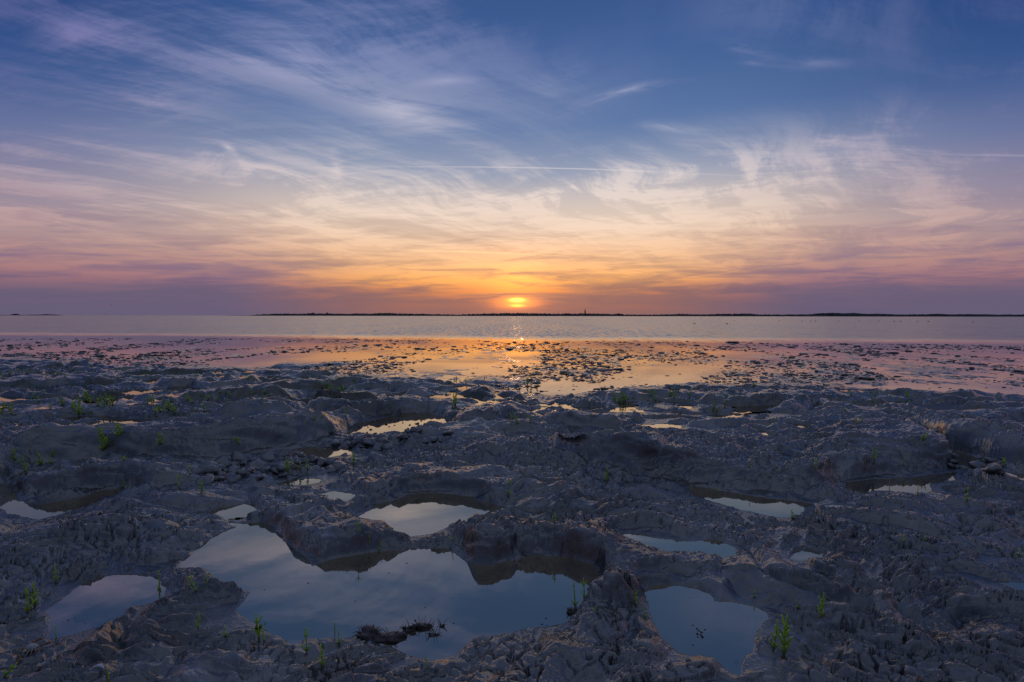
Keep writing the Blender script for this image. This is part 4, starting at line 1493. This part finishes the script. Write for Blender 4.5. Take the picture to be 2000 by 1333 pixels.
# lumps of mud and weed all over the flats: the largest one by one, the rest as one mass
LUMP = [MB().ellipsoid((0, 0, 0), (1.2, .8, .26), 8, 5, .32, 500 + i).mesh('mud_lump', MUD) for i in range(6)]
cand = []
rr = np.random.RandomState(8)
while len(cand) < 10500:
    px, py = rr.uniform(-60, 2060, 4000), 617 + 45 + 110 * rr.beta(1.0, 1.25, 4000)
    g = np.array([ground(a, b, ZS) for a, b in zip(px, py)])
    den = fbm(g[:, 0] * .35, g[:, 1] * .16, 3, 801) + .35 * perlin(g[:, 0] * 1.5, g[:, 1] * .6, 833)
    hz = height(g[:, 0], g[:, 1], spacing(g[:, 0], g[:, 1]))
    wide = np.interp(px, (0, 500, 900, 1150, 1300, 2000), (655, 662, 668, 668, 668, 676))
    keep = (rr.rand(4000) < ss(-.35, .45, den)) & (hz < ZS + .03) & (py > wide - 2)
    for pts in FLATPOOLS:
        keep &= ~(inside(g[:, 0], g[:, 1], pts) & (rr.rand(4000) < .93))
    for a, b in zip(g[keep], hz[keep]):
        size = rr.lognormal(-3.85, .55) * min(1.4, .35 + a[1] / 18)
        cand.append((size / a[1], size, a[0], a[1], b))
cand.sort(reverse=True)
sectors = {}
for k, (_, size, x, y, hz) in enumerate(cand[:260]):
    o = put('mud_lump', LUMP[k % 6], (x, y, max(hz, ZS) + size * .05), rr.uniform(0, 6.28), size)
    a = 1000 + 1000 * x / y
    wherex = ('at the left edge', 'below the pale islet', 'below the apartment block', 'left of the sun path', 'in the sun path', 'below the lighthouse', 'below the two gulls',
              'right of the two gulls', 'at the right edge')[int(np.searchsorted((120, 450, 700, 920, 1080, 1280, 1500, 1800), a))]
    wherey = 'near edge' if y < 11.5 else 'halfway out' if y < 16 else 'far out'
    sectors.setdefault('on flat %s, %s' % (wherex, wherey), []).append(o)
for where, row in sectors.items():
    row.sort(key=lambda o: -o.scale.x / o.location.y)
    for c in range(0, len(row), 24):
        tag_row(row[c:c + 24], ('larger' if c == 0 else 'smaller') + ' lump ' + where, 'mud lump', 'mud lumps ' + where)
mb = MB()
for k, (_, size, x, y, hz) in enumerate(cand[260:10500]):
    mb.ellipsoid((x, y, max(hz, ZS) + size * .06), (size * rr.uniform(.8, 1.7), size * rr.uniform(.5, .9), size * rr.uniform(.10, .34)), 6, 4, .3, k)
o = mb.build('flat_debris', MUD)
tag(o, 'countless small crumbs of mud and weed on the wet flats', 'debris', kind='stuff')

# ------------------------------------------------------------------ small finds
def snail_mesh(seed):
    m_ = MB()
    n = 14
    pts, rads = [], []
    for i in range(n):
        t = i / (n - 1)
        a = t * 11.0
        rad = .55 * (1 - t) + .02
        pts.append((math.cos(a) * rad, math.sin(a) * rad * .9, t * 1.15))
        rads.append(.46 * (1 - t) + .05)
    m_.tube(pts, rads, 7)
    return m_.mesh('mud_snail', SNAIL)


SN = snail_mesh(1)
rows_ = {}
for i, (px, py) in enumerate(((1354, 1221), (1362, 1228), (1366, 1232), (1362, 1238), (1369, 1240), (1373, 1244), (1378, 1230), (1371, 1235), (1364, 1244), (1354, 1260), (1372, 1247))):
    p = ground(px, py, 0)
    o = put('mud_snail', SN, (p[0], p[1], -.003), rng.uniform(0, 6.28), rng.uniform(.0045, .008), (R(70), 0))
    rows_.setdefault(('dark snail in the cluster afloat in the lower right pool', 'cluster of snails in the lower right pool'), []).append(o)
for i, (px, py) in enumerate(((1349, 1168), (1364, 1166), (1439, 1290), (1441, 1295), (1436, 1294))):
    p = ground(px, py, 0)
    o = put('mud_snail', SN, (p[0], p[1], -.003), rng.uniform(0, 6.28), rng.uniform(.0045, .007), (R(70), 0))
    rows_.setdefault((('dark snail near the far shore of the lower right pool', 'snails by the far shore'), ('dark snail at the near tip of the lower right pool', 'snails by the near tip'))[i > 1], []).append(o)
for i, (px, py) in enumerate(((473, 1138), (517, 1153), (488, 1149), (694, 1175), (831, 1187), (812, 1213), (782, 1225), (886, 1218), (1067, 1208), (1059, 1220), (1069, 1222), (545, 1165), (795, 1101), (1005, 1098), (602, 1140), (1120, 1145), (1052, 1130), (760, 1120))):
    p = ground(px, py, 0)
    o = put('mud_snail', SN, (p[0], p[1], -.003), rng.uniform(0, 6.28), rng.uniform(.004, .0075), (R(70), 0))
    rows_.setdefault(('tiny dark snail afloat on the largest pool', 'snails afloat on the largest pool'), []).append(o)
for i, (px, py) in enumerate(((134, 1213), (147, 1208), (168, 1220))):
    p = ground(px, py, 0)
    o = put('mud_snail', SN, (p[0], p[1], -.003), rng.uniform(0, 6.28), rng.uniform(.005, .008), (R(70), 0))
    rows_.setdefault(('dark snail afloat on the lower left pool', 'snails afloat on the lower left pool'), []).append(o)

for (lab, grp), row in rows_.items():
    tag_row(row, lab, 'snail', grp)

# cockle shells beside the dead tuft
def shell_mesh():
    m_ = MB()
    n, k = 18, 6
    for j in range(k + 1):
        t = j / k
        for i in range(n):
            a = -1.25 + 2.5 * i / (n - 1)
            rib = 1 + .05 * (i % 2)
            r = t * rib
            m_.v.append((math.sin(a) * r, math.cos(a) * r * .9 - .3, .55 * math.sqrt(max(0, 1 - t * t * .92)) * (.3 + .7 * t if t < .3 else 1)))
    for j in range(k):
        for i in range(n - 1):
            m_.f.append((j * n + i, j * n + i + 1, (j + 1) * n + i + 1, (j + 1) * n + i)); m_.mi.append(0)
    return m_.mesh('cockle_shell', SHELLW)


SH = shell_mesh()
for px, py, sc, rz, lab in ((719, 1284, .011, .6, 'pinkish domed shell among crumbs at the bottom of the largest pool'), (709, 1280, .008, 2.2, 'smaller pale shell left of the pinkish domed one'),
                            (716, 1309, .012, 3.6, 'bleached curved shell fragment below the pinkish shell'), (730, 1280, .013, 4.5, 'grey ribbed shell right of the pinkish shell')):
    (x, y, z), = surf(px, py)
    tag(put('cockle_shell', SH, (x, y, z - sc * .1), rz, sc, (R(12), 0)), lab, 'shell', 'shells by the dead tuft')

# dead tufts rooted in the shallow bottom of the largest pool
def tuft(px, py, w, d_, h, seed, n, label, mound=True):
    p = ground(px, py, 0)
    o = root_at('dead_tuft', p[0], p[1], 0.0)
    rnd = random.Random(seed)
    MB().ellipsoid((0, 0, -h * .15), (w, d_, h), 26, 14, .42, seed).build('root_mat', ROOT, o)
    for i in range(n):
        a = rnd.uniform(0, 6.28)
        q = rnd.random() ** .5
        x, y = w * .85 * q * math.cos(a), d_ * .85 * q * math.sin(a)
        z = h * math.sqrt(max(0, 1 - q * q)) * .7
        L = rnd.uniform(.015, .035)
        out = Vector((math.cos(a) * rnd.uniform(.2, 1.4), math.sin(a) * rnd.uniform(.2, 1.4), rnd.uniform(.1, 1.0)))
        pts = [Vector((x, y, z))]
        dd = out.normalized()
        for s_ in range(4):
            pts.append(pts[-1] + dd * L / 4)
            dd = (dd + Vector((0, 0, -.28 if mound else rnd.uniform(-.2, .3)))).normalized()
        MB().tube(pts, [.0012, .0012, .001, .0008, .0003], 4).build('stalk', STRAW, o)
    return tag(o, label, 'dead plant')


tuft(722, 1243, .050, .030, .024, 31, 60, 'straw covered dead tuft at the bottom of the largest pool, left half')
tuft(760, 1247, .050, .030, .022, 32, 12, 'black peaty lump joined to the right of the straw covered tuft')
tuft(800, 1232, .022, .014, .020, 33, 16, 'brown dead root clump standing in the pool right of the black lump', False)
tuft(829, 1226, .040, .010, .016, 34, 22, 'ragged brown dead stem lying in the pool, right of the root clump', False)
tuft(849, 1241, .020, .008, .006, 35, 8, 'small dark weed scrap just in front of the ragged stem', False)
tuft(864, 1224, .008, .006, .010, 36, 5, 'tiny upright dead sprig at the right end of the ragged stem', False)
tuft(1118, 1195, .020, .020, .014, 37, 14, 'dark dead stalks at the foot of the tall shoots on the right shore', False)
tuft(505, 1232, .014, .010, .020, 38, 8, 'small dark dead stump at the left shore of the largest pool', False)

# crab carcass
(x, y, z), = surf(63, 1274)
crab = root_at('crab', x, y, z + .004)
crab.rotation_euler = (0, 0, R(-20))
def carap(p):
    return (p.x * (1 + .25 * p.y / .02), p.y, p.z * (1.0 if p.z > 0 else .35))
MB().ellipsoid((0, 0, .008), (.021, .016, .011), 18, 10, .04, 2, fn=carap).build('carapace', CRABW, crab)
for i in range(4):
    for s_ in (-1, 1):
        a = (-.7 + i * .42)
        b0 = Vector((s_ * .015, -.010 + i * .006, .008))
        k1_ = b0 + Vector((s_ * .010 * math.cos(a), .010 * math.sin(a) - .004, .004))
        k2_ = k1_ + Vector((s_ * .006 * math.cos(a), .006 * math.sin(a) - .006, -.009))
        k3_ = k2_ + Vector((s_ * .003, -.005, -.005))
        MB().tube([b0, k1_, k2_, k3_], [.0022, .0020, .0014, .0004], 6).build('leg', CRABL, crab)
for s_ in (-1, 1):
    b0 = Vector((s_ * .012, .012, .008))
    e1 = b0 + Vector((s_ * .014, .006, .003))
    e2 = e1 + Vector((s_ * .002, .016, -.002))
    cw = MB().tube([b0, e1, e2, e2 + Vector((-s_ * .003, .006, 0)), e2 + Vector((-s_ * .005, .012, -.002))], [.0022, .003, .0045, .004, .0006], 8).build('claw', CRABB, crab)
    MB().tube([e2 + Vector((s_ * .002, .003, 0)), e2 + Vector((s_ * .002, .008, 0)), e2 + Vector((-s_ * .002, .012, 0))], [.002, .0016, .0004], 6).build('pincer', CRABB, cw)
tag(crab, 'dead whitish crab lying on the mud in the lower left corner', 'crab')

# feather
(x, y, z), = surf(190, 1316)
fe = root_at('feather', x, y, z + .004)
pts = [Vector((-.026 + .052 * t, .012 * math.sin(t * 3.0), .010 * math.sin(t * 3.1) + .001)) for t in np.linspace(0, 1, 9)]
MB().tube(pts, [.0011 * (1 - .8 * i / 8) for i in range(9)], 5).build('quill', FEATHERW, fe)
m_ = MB()
for i, p in enumerate(pts):
    w_ = .007 * math.sin(min(1, max(0, (i - 1) / 6.5)) * math.pi) ** .6 if i > 1 else .0003
    m_.v += [p + Vector((-.003, w_, .0012)), p + Vector((0, 0, .0008)), p + Vector((-.003, -w_, .0002)), p + Vector((0, 0, -.0004))]
for i in range(8):
    for k in range(4):
        m_.f.append((i * 4 + k, i * 4 + (k + 1) % 4, i * 4 + 4 + (k + 1) % 4, i * 4 + 4 + k)); m_.mi.append(0)
m_.build('vane', FEATHERW, fe)
tag(fe, 'small curved white feather on the mud at the lower left', 'feather')
